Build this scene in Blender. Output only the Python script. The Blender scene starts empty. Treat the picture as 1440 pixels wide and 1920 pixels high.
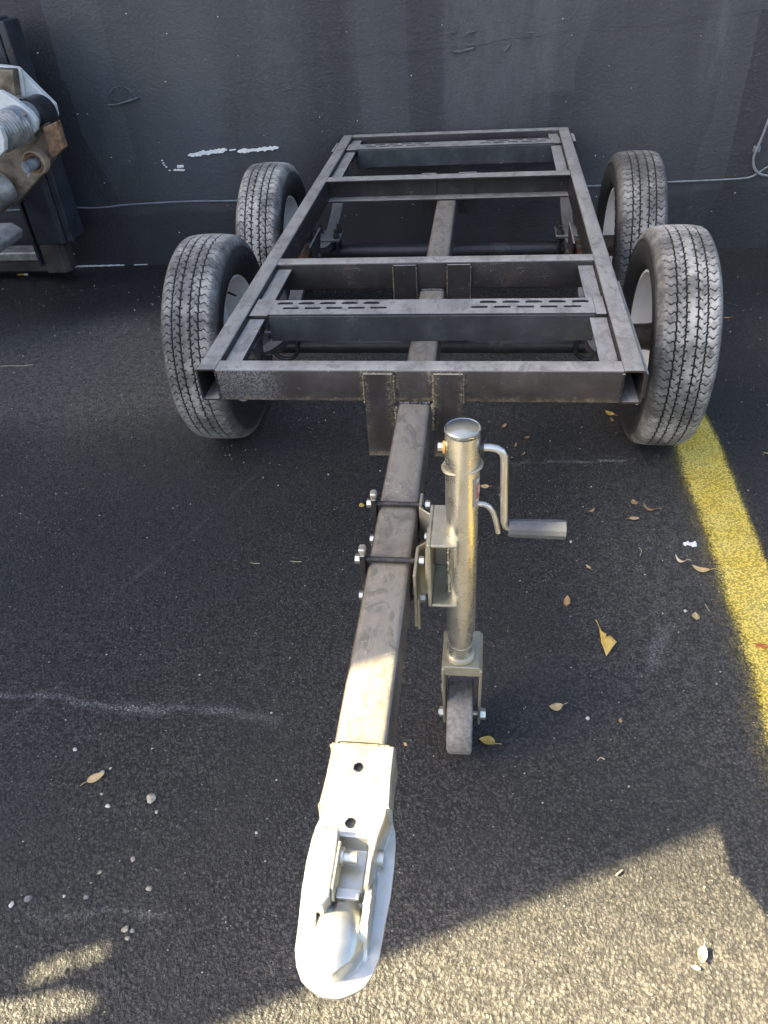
import bpy, bmesh, math, random
import numpy as np
from mathutils import Vector, Matrix
R = math.radians
random.seed(7); rng = np.random.default_rng(7)
scene = bpy.context.scene
COL = scene.collection

# ------------------------------------------------------------------ camera
CAM_H, PIT, ROLL, YAW, FPX = 1.43673537, 0.6817, -0.0746, 0.1610, 1399.58
fwd = Vector((-math.sin(YAW)*math.cos(PIT), math.cos(YAW)*math.cos(PIT), -math.sin(PIT)))
rt0 = Vector((math.cos(YAW), math.sin(YAW), 0)); up0 = rt0.cross(fwd)
rt = rt0*math.cos(ROLL) + up0*math.sin(ROLL); up = -rt0*math.sin(ROLL) + up0*math.cos(ROLL)
cd = bpy.data.cameras.new('camera'); cam = bpy.data.objects.new('camera', cd); COL.objects.link(cam)
cd.sensor_width = 36; cd.lens = FPX/1920*36; cd.clip_start = 0.02; cd.clip_end = 400
M = Matrix((rt, up, -fwd)).transposed().to_4x4(); M.translation = Vector((0, 0, CAM_H)); cam.matrix_world = M
scene.camera = cam

# ------------------------------------------------------------------ light
SUNV = Vector((-.661, -.108, .44)).normalized()           # towards the sun
world = bpy.data.worlds.new('World'); scene.world = world; world.use_nodes = True
wn = world.node_tree.nodes; wl = world.node_tree.links
sky = wn.new('ShaderNodeTexSky'); sky.sky_type = 'NISHITA'; sky.sun_disc = False
sky.sun_elevation = math.asin(SUNV.z); sky.sun_rotation = math.atan2(SUNV.x, SUNV.y)
sky.air_density = 1.0; sky.dust_density = 4.5; sky.ozone_density = 0.45
bg = wn['Background']; bg.inputs[1].default_value = 0.077; wl.new(sky.outputs[0], bg.inputs[0])
sd = bpy.data.lights.new('sun', 'SUN'); sun = bpy.data.objects.new('sun', sd); COL.objects.link(sun)
sd.energy = 5.0; sd.angle = R(0.55); sd.color = (1, .86, .54)
sun.rotation_euler = SUNV.to_track_quat('Z', 'Y').to_euler(); sun.location = (-6, -2, 6)
scene.view_settings.view_transform = 'Standard'; scene.view_settings.look = 'None'
scene.view_settings.exposure = 2.88; scene.view_settings.gamma = 1; scene.view_settings.use_curve_mapping = False

# ------------------------------------------------------------------ materials
class NT:
    def __init__(s, name):
        s.m = bpy.data.materials.new(name); s.m.use_nodes = True
        s.n = s.m.node_tree.nodes; s.l = s.m.node_tree.links; s.b = s.n['Principled BSDF']
        s.tc = s.n.new('ShaderNodeTexCoord'); s.co = s.tc.outputs['Object']
    def lk(s, a, b): s.l.new(a, b)
    def inp(s, node, k, v):
        if hasattr(v, 'is_linked') or isinstance(v, bpy.types.NodeSocket): s.l.new(v, node.inputs[k])
        else:
            if isinstance(v, (tuple, list)) and len(v) == 3 and node.inputs[k].type == 'RGBA': v = (*v, 1)
            node.inputs[k].default_value = v
    def noise(s, scale, detail=4, rough=.55, co=None, dist=0, out=0):
        x = s.n.new('ShaderNodeTexNoise'); x.inputs['Scale'].default_value = scale; x.inputs['Detail'].default_value = detail
        x.inputs['Roughness'].default_value = rough; x.inputs['Distortion'].default_value = dist
        s.lk(co or s.co, x.inputs['Vector']); return x.outputs[out]
    def vor(s, scale, feat='F1', co=None, out='Distance', rand=1):
        x = s.n.new('ShaderNodeTexVoronoi'); x.feature = feat; x.inputs['Scale'].default_value = scale
        x.inputs['Randomness'].default_value = rand
        s.lk(co or s.co, x.inputs['Vector']); return x.outputs[out]
    def ramp(s, f, a, b, lo=0., hi=1.):
        x = s.n.new('ShaderNodeMapRange'); x.clamp = True; x.interpolation_type = 'SMOOTHSTEP'
        for k, v in zip(('From Min', 'From Max', 'To Min', 'To Max'), (a, b, lo, hi)): x.inputs[k].default_value = v
        s.lk(f, x.inputs['Value']); return x.outputs[0]
    def math(s, op, a, b=0.):
        x = s.n.new('ShaderNodeMath'); x.operation = op; s.inp(x, 0, a); s.inp(x, 1, b); return x.outputs[0]
    def mix(s, f, a, b):
        x = s.n.new('ShaderNodeMix'); x.data_type = 'RGBA'; s.inp(x, 'Factor', f)
        s.inp(x, 6, a); s.inp(x, 7, b); return x.outputs[2]
    def mapping(s, sc=(1, 1, 1), rot=(0, 0, 0), loc=(0, 0, 0), co=None):
        x = s.n.new('ShaderNodeMapping'); x.inputs['Scale'].default_value = sc; x.inputs['Rotation'].default_value = rot
        x.inputs['Location'].default_value = loc; s.lk(co or s.co, x.inputs['Vector']); return x.outputs[0]
    def bump(s, h, strength=.3, dist=.002, prev=None):
        x = s.n.new('ShaderNodeBump'); x.inputs['Strength'].default_value = strength; x.inputs['Distance'].default_value = dist
        s.lk(h, x.inputs['Height'])
        if prev is not None: s.lk(prev, x.inputs['Normal'])
        return x.outputs[0]
    def attr(s, name):
        x = s.n.new('ShaderNodeAttribute'); x.attribute_name = name; return x.outputs['Fac']
    def nz(s):
        g = s.n.new('ShaderNodeNewGeometry'); x = s.n.new('ShaderNodeSeparateXYZ'); s.lk(g.outputs['True Normal'], x.inputs[0]); return x.outputs[2]
    def pos(s):
        g = s.n.new('ShaderNodeNewGeometry'); return g.outputs['Position']
    def fin(s, col=None, rough=None, metal=None, nor=None, spec=None):
        b = s.b
        if col is not None: s.inp(b, 'Base Color', col)
        if rough is not None: s.inp(b, 'Roughness', rough)
        if metal is not None: s.inp(b, 'Metallic', metal)
        if spec is not None: s.inp(b, 'Specular IOR Level', spec)
        if nor is not None: s.lk(nor, b.inputs['Normal'])
        return s.m

def mat_asphalt():
    t = NT('asphalt'); P = t.pos()
    wp = t.n.new('ShaderNodeVectorMath'); wp.operation = 'ADD'; wob = t.n.new('ShaderNodeVectorMath'); wob.operation = 'SCALE'; wob.inputs['Scale'].default_value = .006
    t.lk(t.noise(190, 2, .5, P, out=1), wob.inputs[0]); t.lk(P, wp.inputs[0]); t.lk(wob.outputs[0], wp.inputs[1]); Q = wp.outputs[0]
    stone = t.vor(165, co=Q); scol = t.vor(165, co=Q, out='Color'); sep = t.n.new('ShaderNodeSeparateColor'); t.lk(scol, sep.inputs[0])
    st2 = t.vor(330, co=Q); sc2 = t.vor(330, co=Q, out='Color'); sep2 = t.n.new('ShaderNodeSeparateColor'); t.lk(sc2, sep2.inputs[0])
    fine = t.noise(420, 3, .6, P); med = t.noise(38, 5, .6, P); big = t.noise(1.3, 4, .55, P); big2 = t.noise(3.2, 5, .6, P); mid = t.noise(14, 5, .65, P)
    c = t.mix(t.ramp(sep.outputs[0], .05, .95), (.024, .023, .0224), (.080, .076, .0715))
    c = t.mix(t.math('MULTIPLY', t.ramp(sep2.outputs[0], .74, .98), .55), c, (.14, .132, .12))
    c = t.mix(t.ramp(mid, .32, .70, .0, .5), c, (.030, .029, .029))
    c = t.mix(t.math('MULTIPLY', t.ramp(sep2.outputs[1], .978, .990), t.ramp(st2, .5, .3)), c, (.46, .44, .41))
    c = t.mix(t.ramp(stone, .32, .56, 0, .95), c, (.005, .005, .005))
    c = t.mix(t.ramp(st2, .42, .62, 0, .6), c, (.008, .008, .008))
    c = t.mix(t.ramp(big, .40, .62, 0, .55), c, (.015, .0155, .0175))          # tar rich patches
    dust_and_sunglow = t.math('MULTIPLY', t.ramp(med, .3, .75, .4, 1.), t.attr('dust_and_sunglow'))
    dust_and_sunglow = t.math('MULTIPLY', dust_and_sunglow, t.ramp(stone, .62, .38, .45, 1.))
    c = t.mix(dust_and_sunglow, c, (.25, .228, .195))  # real dust plus sunlight painted into the ground colour
    chalk = t.math('MULTIPLY', t.attr('chalk'), t.ramp(t.noise(260, 3, .7, P), .46, .62))
    c = t.mix(chalk, c, (.45, .44, .42))
    dn = t.bump(t.math('SUBTRACT', 1., stone), .30, .0025)
    dn = t.bump(t.math('SUBTRACT', 1., st2), .6, .0018, dn); dn = t.bump(fine, .6, .0012, dn)
    rough = t.ramp(sep.outputs[2], .1, .9, .42, .85)
    return t.fin(c, rough, 0, dn, .5)

def mat_line():
    t = NT('yellow_line_paint'); P = t.pos()
    stone = t.vor(170, co=P); fine = t.noise(420, 3, .6, P)
    a = t.attr('paint')
    thr = t.math('ADD', t.math('MULTIPLY', t.noise(300, 4, .65, P), .55), t.math('MULTIPLY', stone, .30))
    cov = t.ramp(t.math('SUBTRACT', t.math('MULTIPLY', a, 1.45), thr), -.28, .62)
    col = t.mix(t.ramp(t.noise(9, 5, .6, P), .3, .72), (.86, .62, .09), (.90, .71, .18))
    col = t.mix(t.ramp(fine, .6, .72, 0, .6), col, (.30, .2, .05))
    col = t.mix(t.ramp(stone, .42, .62, 0, .5), col, (.07, .05, .02))
    dn = t.bump(t.math('SUBTRACT', 1., stone), .5, .004); dn = t.bump(fine, .3, .0015, dn)
    m = t.fin(col, .6, 0, dn, .4); tr = t.n.new('ShaderNodeBsdfTransparent'); mx = t.n.new('ShaderNodeMixShader')
    t.lk(cov, mx.inputs[0]); t.lk(tr.outputs[0], mx.inputs[1]); t.lk(t.b.outputs[0], mx.inputs[2])
    t.lk(mx.outputs[0], t.n['Material Output'].inputs[0]); return m

def mat_wall():
    t = NT('charcoal_wall_paint'); P = t.pos()
    xs = t.mapping((1, 1, .10), co=P)
    st = t.noise(3.1, 3, .5, xs); st2 = t.noise(1.2, 2, .5, t.mapping((1, 1, .22), loc=(4.2, 0, 0), co=P)); grain = t.noise(70, 5, .65, P); fine = t.noise(240, 4, .6, P); cloud = t.noise(1.6, 5, .6, P)
    # paint roller passes: blocks with straight vertical edges
    v = t.n.new('ShaderNodeTexVoronoi'); v.distance = 'CHEBYCHEV'; v.inputs['Scale'].default_value = 1.55; v.inputs['Randomness'].default_value = .8
    t.lk(t.mapping((1.7, .0, .55), loc=(.35, 0, .2), co=P), v.inputs['Vector']); sv = t.n.new('ShaderNodeSeparateColor'); t.lk(v.outputs['Color'], sv.inputs[0])
    c = t.mix(t.ramp(st, .3, .7), (.026, .027, .0305), (.050, .0525, .059))
    c = t.mix(t.ramp(sv.outputs[0], .45, .8, 0, .6), c, (.064, .068, .077))
    c = t.mix(t.ramp(st2, .50, .70, 0, .6), c, (.082, .086, .096))
    c = t.mix(t.ramp(cloud, .5, .75, 0, .45), c, (.026, .026, .028))
    c = t.mix(t.ramp(grain, .56, .74, 0, .5), c, (.115, .12, .13))
    z = t.n.new('ShaderNodeSeparateXYZ'); t.lk(P, z.inputs[0]); X_, Z_ = z.outputs[0], z.outputs[2]
    xw = t.math('ADD', X_, t.math('MULTIPLY', t.noise(5, 4, .6, P), .03)); tex = t.ramp(t.noise(24, 5, .7, t.mapping((1, 1, .3), co=P)), .35, .65, .35, 1.)
    for x0_, x1_, e0, e1, zlo, am in ((-.19, .30, .012, .02, .60, .42), (.30, .52, .01, .2, .86, .25), (-1.06, -.80, .12, .15, .55, .25), (-.62, -.50, .03, .06, .62, .20), (.93, 1.02, .05, .03, .66, .5)):
        m = t.math('MULTIPLY', t.math('MULTIPLY', t.ramp(xw, x0_-e0, x0_+e0), t.ramp(xw, x1_+e1, x1_-e1)), t.ramp(t.math('ADD', Z_, t.math('MULTIPLY', cloud, .3)), zlo, zlo+.45))
        c = t.mix(t.math('MULTIPLY', t.math('MULTIPLY', m, tex), am), c, (.125, .132, .148))
    zz = t.math('ADD', z.outputs[2], t.math('MULTIPLY', t.noise(2.2, 4, .6, P), .16))
    c = t.mix(t.ramp(zz, .37, .34, 0, .55), c, (.020, .020, .022))            # plinth coat
    spk = t.vor(46, co=P); spc = t.vor(46, co=P, out='Color'); ss = t.n.new('ShaderNodeSeparateColor'); t.lk(spc, ss.inputs[0])
    f = t.math('MULTIPLY', t.ramp(spk, .11, .06), t.ramp(ss.outputs[0], .968, .972))
    c = t.mix(f, c, (.5, .5, .48))
    nl = t.noise(11, 4, .6, t.mapping((.4, 1, 1), co=P))
    dn = t.bump(nl, .22, .008); dn = t.bump(t.noise(28, 5, .65, t.mapping((.55, 1, 1), co=P)), .18, .004, dn); dn = t.bump(grain, .7, .005, dn); dn = t.bump(fine, .5, .0018, dn)
    return t.fin(c, t.ramp(st, .3, .7, .42, .56), 0, dn, .62)

def mat_steel(name='weathered_steel', base=(.030, .0265, .0265), dustc=(.43, .412, .38), dustamt=.85, speck=None, lowdirt=None, stains=None):
    t = NT(name); P = t.pos()
    n1 = t.noise(9, 6, .65, P); n2 = t.noise(60, 5, .7, P); n3 = t.noise(260, 3, .6, P); sc = t.noise(16, 6, .7, t.mapping((1, .3, 1), co=P)); run = t.noise(26, 5, .65, t.mapping((1, 1, .12), co=P))
    c = t.mix(t.ramp(n1, .35, .7), tuple(x*.72 for x in base), tuple(min(1, x*1.35) for x in base))
    c = t.mix(t.ramp(run, .50, .72, 0, .35), c, tuple(x*.5 for x in base))
    c = t.mix(t.ramp(n1, .60, .8, 0, .4), c, (.125, .078, .052))
    c = t.mix(t.ramp(n2, .64, .74, 0, .6), c, (.26, .25, .24))
    c = t.mix(t.math('MULTIPLY', t.ramp(n3, .66, .70), t.ramp(n1, .52, .64)), c, (.40, .385, .36))
    scr = t.noise(30, 2, .5, t.mapping((.25, .25, 6), rot=(.1, .25, .2), co=P), dist=.4)
    c = t.mix(t.math('MULTIPLY', t.ramp(scr, .675, .69, 0, .5), t.ramp(n1, .56, .62)), c, (.24, .225, .21))
    if speck:
        z = t.n.new('ShaderNodeSeparateXYZ'); t.lk(P, z.inputs[0])
        m = t.math('MULTIPLY', t.ramp(z.outputs[0], speck[1], speck[0]), t.ramp(t.noise(330, 2, .5, P), .44, .56))
        c = t.mix(t.math('MULTIPLY', m, .5), c, (.26, .26, .285))
    if stains:
        z2 = t.n.new('ShaderNodeSeparateXYZ'); t.lk(P, z2.inputs[0]); acc = None
        for xx, ww in stains:
            g = t.ramp(t.math('ABSOLUTE', t.math('SUBTRACT', z2.outputs[0], xx)), ww, ww*.15); acc = g if acc is None else t.math('MAXIMUM', acc, g)
        zl = t.ramp(t.math('ADD', z2.outputs[2], t.math('MULTIPLY', n2, .08)), .47, .56, .35, 1.)
        m = t.math('MULTIPLY', t.math('MULTIPLY', acc, zl), t.ramp(t.math('ADD', t.math('MULTIPLY', n3, .5), t.math('MULTIPLY', n2, .5)), .47, .60))
        c = t.mix(t.math('MULTIPLY', m, .6), c, (.30, .26, .18))
    if lowdirt:
        z = t.n.new('ShaderNodeSeparateXYZ'); t.lk(P, z.inputs[0])
        zz = t.math('ADD', z.outputs[2], t.math('MULTIPLY', t.math('SUBTRACT', n2, .5), .06))
        c = t.mix(t.math('MULTIPLY', t.ramp(zz, lowdirt+.016, lowdirt-.004, 0, .7), t.ramp(n3, .35, .6, .4, 1.)), c, (.30, .245, .16))
    up_ = t.ramp(t.nz(), .55, .95)
    d = t.math('MULTIPLY', up_, t.ramp(t.math('ADD', t.math('MULTIPLY', sc, .6), t.math('MULTIPLY', n2, .4)), .30, .60, .42, dustamt))
    c = t.mix(d, c, dustc)
    c = t.mix(t.math('MULTIPLY', up_, t.ramp(t.noise(22, 7, .72, t.mapping((1, .55, 1), co=P), dist=1.2), .50, .62, 0, .7)), c, tuple(x*.40 for x in dustc))
    c = t.mix(t.math('MULTIPLY', up_, t.math('MULTIPLY', t.ramp(n3, .62, .69), t.ramp(n1, .50, .62))), c, (.54, .515, .47))
    dn = t.bump(n3, .3, .001); dn = t.bump(n2, .3, .0025, dn)
    return t.fin(c, t.ramp(n2, .3, .7, .36, .62), t.math('MULTIPLY', t.math('SUBTRACT', 1., up_), .2), dn, .5)

def mat_rust():
    t = NT('rusty_steel'); n = t.noise(40, 6, .7, t.pos()); n2 = t.noise(160, 4, .7, t.pos())
    c = t.mix(t.ramp(n, .35, .65), (.09, .045, .025), (.25, .115, .05)); c = t.mix(t.ramp(n2, .55, .75, 0, .6), c, (.3, .22, .16))
    return t.fin(c, .85, 0, t.bump(n2, .5, .002))

def mat_zinc(name, c0, c1, rough=.33, metal=.85):
    t = NT(name); P = t.pos(); n = t.noise(30, 5, .6, P); n2 = t.noise(170, 4, .6, P); v = t.vor(190, co=P, out='Color'); s = t.n.new('ShaderNodeSeparateColor'); t.lk(v, s.inputs[0])
    c = t.mix(t.ramp(n, .3, .7), c0, c1); c = t.mix(t.ramp(t.noise(55, 3, .6, t.mapping((1, 1, .08), co=P)), .4, .7, 0, .45), c, tuple(x*y for x, y in zip(c0, (.97, .90, .72))))
    c = t.mix(t.ramp(n2, .68, .74, 0, .35), c, (.72, .70, .66))
    r = t.ramp(n, .3, .7, rough-.05, rough+.08)
    return t.fin(c, r, metal, t.bump(n2, .03, .0005))

def mat_plain(name, col, rough=.6, metal=0., var=.25, sc=40, spec=.5):
    t = NT(name); P = t.co; n = t.noise(sc, 5, .65, P)
    c = t.mix(t.ramp(n, .3, .7), tuple(x*(1-var) for x in col), tuple(min(1, x*(1+var)) for x in col))
    return t.fin(c, rough, metal, t.bump(t.noise(sc*5, 3, .6, P), .15, .001), spec)

def mat_rubber():
    t = NT('tyre_rubber'); P = t.pos(); n = t.noise(7, 5, .65, P); n2 = t.noise(55, 5, .7, P); n3 = t.noise(300, 3, .6, P); g = t.attr('tread')
    c = t.mix(t.ramp(n2, .3, .7), (.020, .020, .021), (.038, .037, .036))
    oi = t.n.new('ShaderNodeObjectInfo'); sep = t.n.new('ShaderNodeSeparateColor'); t.lk(oi.outputs['Color'], sep.inputs[0])
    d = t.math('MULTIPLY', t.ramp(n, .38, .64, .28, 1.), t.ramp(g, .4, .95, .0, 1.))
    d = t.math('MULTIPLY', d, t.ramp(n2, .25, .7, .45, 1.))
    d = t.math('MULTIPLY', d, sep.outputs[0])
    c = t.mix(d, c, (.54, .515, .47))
    c = t.mix(t.math('MULTIPLY', t.ramp(n3, .64, .72, 0, .5), g), c, (.42, .40, .36))
    return t.fin(c, .72, 0, t.bump(n3, .3, .0007), .4)

def mat_rim():
    t = NT('white_rim_paint'); P = t.pos(); n = t.noise(14, 6, .7, P); n2 = t.noise(5, 4, .6, P)
    c = t.mix(t.ramp(n2, .3, .7), (.86, .85, .83), (.90, .895, .88)); c = t.mix(t.ramp(n, .68, .80, 0, .5), c, (.45, .32, .18))
    return t.fin(c, .42, 0, t.bump(n, .1, .001))

def mat_leaf(name, a, b):
    t = NT(name); n = t.noise(60, 4, .6); c = t.mix(t.ramp(n, .3, .7), a, b)
    m = t.fin(c, .65, 0, t.bump(t.noise(240, 3, .6), .3, .0008), .35)
    return m

M_ASPH = mat_asphalt(); M_LINE = mat_line(); M_WALL = mat_wall()
M_STEEL = mat_steel(); M_STEELB = mat_steel('grey_painted_steel', (.050, .055, .061), (.41, .395, .37), .85)
M_TONGUE = mat_steel('dusty_tongue_steel', (.085, .072, .064), (.27, .245, .205), .9)
M_FRONT = mat_steel('spattered_front_steel', base=(.058, .050, .049), speck=(-.52, -.44), lowdirt=.521, stains=((-.272, .016), (-.203, .024), (-.110, .022), (-.041, .016)))
M_GUSSET = mat_steel('gusset_steel', (.050, .043, .042), lowdirt=.376, stains=((-.272, .016), (-.203, .024), (-.110, .022), (-.041, .016)))
M_SPRING = mat_steel('spring_steel', (.070, .070, .070), (.27, .265, .26), .7)
M_AXLE = mat_plain('black_axle_paint', (.020, .021, .024), .38, 0, .3, 30)
M_WELD = mat_plain('weld_slag', (.23, .19, .125), .7, .2, .55, 160)
M_RUST = mat_rust()
M_RUSTG = mat_plain('rust_stained_block', (.23, .135, .075), .75, .1, .5, 40); M_TANRING = mat_plain('tan_bush_ring', (.42, .31, .22), .6, .1, .25, 40)
M_RUBBER = mat_rubber(); M_RIM = mat_rim()
M_HUB = mat_plain('greasy_brown_hub', (.055, .042, .034), .4, .3, .4, 40)
M_ZINC = mat_zinc('zinc_silver', (.62, .60, .54), (.74, .72, .66))
M_ZGOLD = mat_zinc('zinc_yellow_chromate', (.64, .62, .55), (.73, .715, .66), .27, .9)
M_ZMATTE = mat_zinc('zinc_matte_bracket', (.40, .38, .31), (.50, .47, .38), .45, .7)
M_COUPLER = mat_zinc('galvanised_coupler', (.50, .50, .475), (.62, .61, .57), .36, .85)
M_GRIP = mat_plain('grey_plastic_grip', (.085, .088, .095), .35, 0, .15, 25)
M_BOLT = mat_plain('dark_bolt', (.055, .052, .050), .45, .5, .4, 80)
M_BLACK = mat_plain('black_machine_paint', (.030, .033, .041), .42, 0, .35, 12)
M_BRNBLK = mat_plain('worn_fork_steel', (.10, .09, .08), .5, .35, .4, 14)
M_WHITE = mat_plain('dirty_white_paint', (.66, .67, .65), .45, 0, .10, 16)
M_GREYM = mat_plain('worn_grey_metal', (.36, .35, .33), .48, .5, .35, 18)
M_PINM = mat_plain('grey_pin_steel', (.36, .38, .42), .4, .4, .25, 30); M_TANM = mat_plain('greasy_bare_steel', (.21, .17, .13), .5, .4, .5, 16)
M_CABLE = mat_plain('grey_cable_sheath', (.20, .215, .23), .5, 0, .2, 20)
M_SCRAPE = mat_plain('bare_white_plaster', (.84, .83, .80), .85, 0, .12, 60)
M_CONC = mat_plain('pale_concrete', (.55, .52, .47), .85, 0, .2, 6)
M_STONE = mat_plain('pale_pebble', (.36, .32, .25), .8, 0, .25, 60)
M_STONEW = mat_plain('white_pebble', (.52, .50, .46), .8, 0, .12, 60)
M_STONEG = mat_plain('grey_pebble', (.20, .20, .20), .8, 0, .25, 60)
M_CAP = mat_plain('bluish_steel_cap', (.30, .32, .35), .16, .85, .1, 20)
M_LEAFT = mat_leaf('tan_leaf', (.50, .34, .17), (.62, .45, .24)); M_LEAFB = mat_leaf('brown_leaf', (.34, .19, .09), (.47, .29, .14))
M_LEAFY = mat_leaf('yellowing_leaf', (.60, .38, .07), (.66, .47, .16)); M_LEAFR = mat_leaf('red_leaf', (.52, .12, .05), (.58, .20, .08))
M_LEAFP = mat_leaf('pale_leaf', (.66, .52, .33), (.72, .62, .44))
M_FLUFF = mat_plain('white_fluff', (.80, .80, .80), .95, 0, .05, 80)
M_ORANGE = mat_plain('orange_paper', (.62, .34, .10), .8, 0, .1, 50)
M_LABEL = mat_plain('sticker_grey', (.30, .27, .24), .4, 0, .05, 30); M_LABELR = mat_plain('sticker_red', (.55, .17, .12), .4, 0, .08, 30); M_LABELW = mat_plain('sticker_white', (.80, .78, .74), .4, 0, .04, 30)
M_TWIG = mat_plain('dry_straw', (.42, .35, .23), .8, 0, .2, 60)

# ------------------------------------------------------------------ helpers
def link(name, me, mat, parent=None, loc=None):
    o = bpy.data.objects.new(name, me); COL.objects.link(o)
    if mat is not None:
        for x in (mat if isinstance(mat, (list, tuple)) else [mat]): me.materials.append(x)
    if parent is not None: o.parent = parent
    if loc is not None: o.location = loc
    return o
def tag(o, label=None, cat=None, group=None, kind=None):
    for k, v in (('label', label), ('category', cat), ('group', group), ('kind', kind)):
        if v: o[k] = v
    return o
def empty(name, loc=(0, 0, 0), rz=0, parent=None):
    o = bpy.data.objects.new(name, None); COL.objects.link(o); o.location = loc; o.rotation_euler = (0, 0, rz); o.empty_display_size = .1
    if parent is not None: o.parent = parent
    return o
class MB:
    """collects vertices and faces; build() links ONE mesh object"""
    def __init__(s): s.v = []; s.f = []; s.mi = []
    def add(s, vs, fs, mi=0):
        k = len(s.v); s.v += [tuple(v) for v in vs]; s.f += [tuple(i+k for i in f) for f in fs]; s.mi += [mi]*len(fs); return s
    def box(s, x0, x1, y0, y1, z0, z1, mi=0):
        return s.add([(x0,y0,z0),(x1,y0,z0),(x1,y1,z0),(x0,y1,z0),(x0,y0,z1),(x1,y0,z1),(x1,y1,z1),(x0,y1,z1)],
                     [(0,3,2,1),(4,5,6,7),(0,1,5,4),(1,2,6,5),(2,3,7,6),(3,0,4,7)], mi)
    def prism(s, poly, axis, a0, a1, mi=0):
        """poly: 2D points, extruded along axis (0 x: (y,z), 1 y: (x,z), 2 z: (x,y))"""
        n = len(poly)
        def P(p, a): return (a, p[0], p[1]) if axis == 0 else ((p[0], a, p[1]) if axis == 1 else (p[0], p[1], a))
        vs = [P(p, a0) for p in poly] + [P(p, a1) for p in poly]
        fs = [tuple(range(n))[::-1], tuple(range(n, 2*n))] + [(i, (i+1) % n, n+(i+1) % n, n+i) for i in range(n)]
        return s.add(vs, fs, mi)
    def loft(s, rings, cap=True, closed=True, mi=0):
        n = len(rings[0]); vs = [v for r in rings for v in r]; fs = []
        for k in range(len(rings)-1):
            for i in range(n if closed else n-1):
                j = (i+1) % n; fs.append((k*n+i, k*n+j, (k+1)*n+j, (k+1)*n+i))
        if cap: fs.append(tuple(range(n))[::-1]); fs.append(tuple((len(rings)-1)*n+i for i in range(n)))
        return s.add(vs, fs, mi)
    def cyl(s, p0, p1, r0, r1=None, seg=20, cap=True, mi=0, hexa=0):
        p0, p1 = Vector(p0), Vector(p1); d = (p1-p0).normalized(); a = d.orthogonal().normalized(); b = d.cross(a); r1 = r0 if r1 is None else r1
        ring = lambda p, r: [p+(a*math.cos(2*math.pi*i/seg+hexa)+b*math.sin(2*math.pi*i/seg+hexa))*r for i in range(seg)]
        return s.loft([ring(p0, r0), ring(p1, r1)], cap, mi=mi)
    def sweep(s, pts, r, seg=10, cap=True, mi=0):
        pts = [Vector(p) for p in pts]; rings = []; a = None
        for i, p in enumerate(pts):
            d = (pts[min(i+1, len(pts)-1)] - pts[max(i-1, 0)]).normalized()
            a = (d.orthogonal() if a is None else a - d*a.dot(d)).normalized(); b = d.cross(a)
            rr = r[i] if isinstance(r, (list, tuple)) else r
            rings.append([p+(a*math.cos(2*math.pi*k/seg)+b*math.sin(2*math.pi*k/seg))*rr for k in range(seg)])
        return s.loft(rings, cap, mi=mi)
    def lathe(s, prof, axis, c, seg=48, mi=0, cap=False):
        """prof: (along, radius) list, about an axis through c"""
        c = Vector(c); rings = []
        for a, r in prof:
            ring = []
            for i in range(seg):
                t = 2*math.pi*i/seg
                o = (a, r*math.cos(t), r*math.sin(t)) if axis == 0 else ((r*math.sin(t), a, r*math.cos(t)) if axis == 1 else (r*math.cos(t), r*math.sin(t), a))
                ring.append(c+Vector(o))
            rings.append(ring)
        return s.loft(rings, cap, mi=mi)
    def build(s, name, mat, parent=None, bev=0, smooth=True, ang=32, loc=None, seg=2):
        me = bpy.data.meshes.new(name); me.from_pydata(s.v, [], s.f)
        bm = bmesh.new(); bm.from_mesh(me); bmesh.ops.recalc_face_normals(bm, faces=bm.faces); bm.to_mesh(me); bm.free()
        me.polygons.foreach_set('material_index', s.mi)
        o = link(name, me, mat, parent, loc)
        if smooth:
            me.polygons.foreach_set('use_smooth', [True]*len(me.polygons)); me.set_sharp_from_angle(angle=R(ang))
        if bev:
            m = o.modifiers.new('bevel', 'BEVEL'); m.width = bev; m.segments = seg; m.limit_method = 'ANGLE'; m.angle_limit = R(40); m.harden_normals = True
        return o
def rrect(w, h, r, n=4, cx=0, cy=0):
    pts = []
    for qx, qy, a0 in ((1, 1, 0), (-1, 1, 90), (-1, -1, 180), (1, -1, 270)):
        for i in range(n+1):
            a = R(a0+90*i/n); pts.append((cx+qx*(w/2-r)+r*math.cos(a), cy+qy*(h/2-r)+r*math.sin(a)))
    return pts
def hollow(mb, axis, a0, a1, cx, cz, w, h, wall=.0045, r=.007, stretch=None):
    """rectangular hollow section along an axis with open ends"""
    o = rrect(w, h, r, 4, cx, cz); i = rrect(w-2*wall, h-2*wall, max(.002, r-wall*.6), 4, cx, cz)
    P = lambda p, a: (a, p[0], p[1]) if axis == 0 else (p[0], a, p[1])
    rings = [[P(p, a0) for p in i], [P(p, a0) for p in o], [P(p, a1) for p in o], [P(p, a1) for p in i], [P(p, a0) for p in i]]
    mb.loft(rings, cap=False); return mb
def weld(parent, p0, p1, r=.0055, n=None, mat=None):
    p0, p1 = Vector(p0), Vector(p1); L = (p1-p0).length; n = n or max(6, int(L/.0035)); pts = []; rr = []
    for i in range(n+1):
        t = i/n; pts.append(p0.lerp(p1, t)+Vector([random.uniform(-1, 1)*r*.3 for _ in range(3)])); rr.append(r*random.uniform(.6, 1.15)*(1-.4*(i % 2)))
    return MB().sweep(pts, rr, 7).build('weld_bead', mat or M_WELD, parent)
def bolt_at(mb, p, d, r=.009, h=.008, shank=0, rs=None):
    p, d = Vector(p), Vector(d).normalized(); mb.cyl(p, p+d*h, r, seg=6)
    if shank: mb.cyl(p+d*h, p+d*(h+shank), rs or r*.55, seg=10)
    return mb

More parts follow.
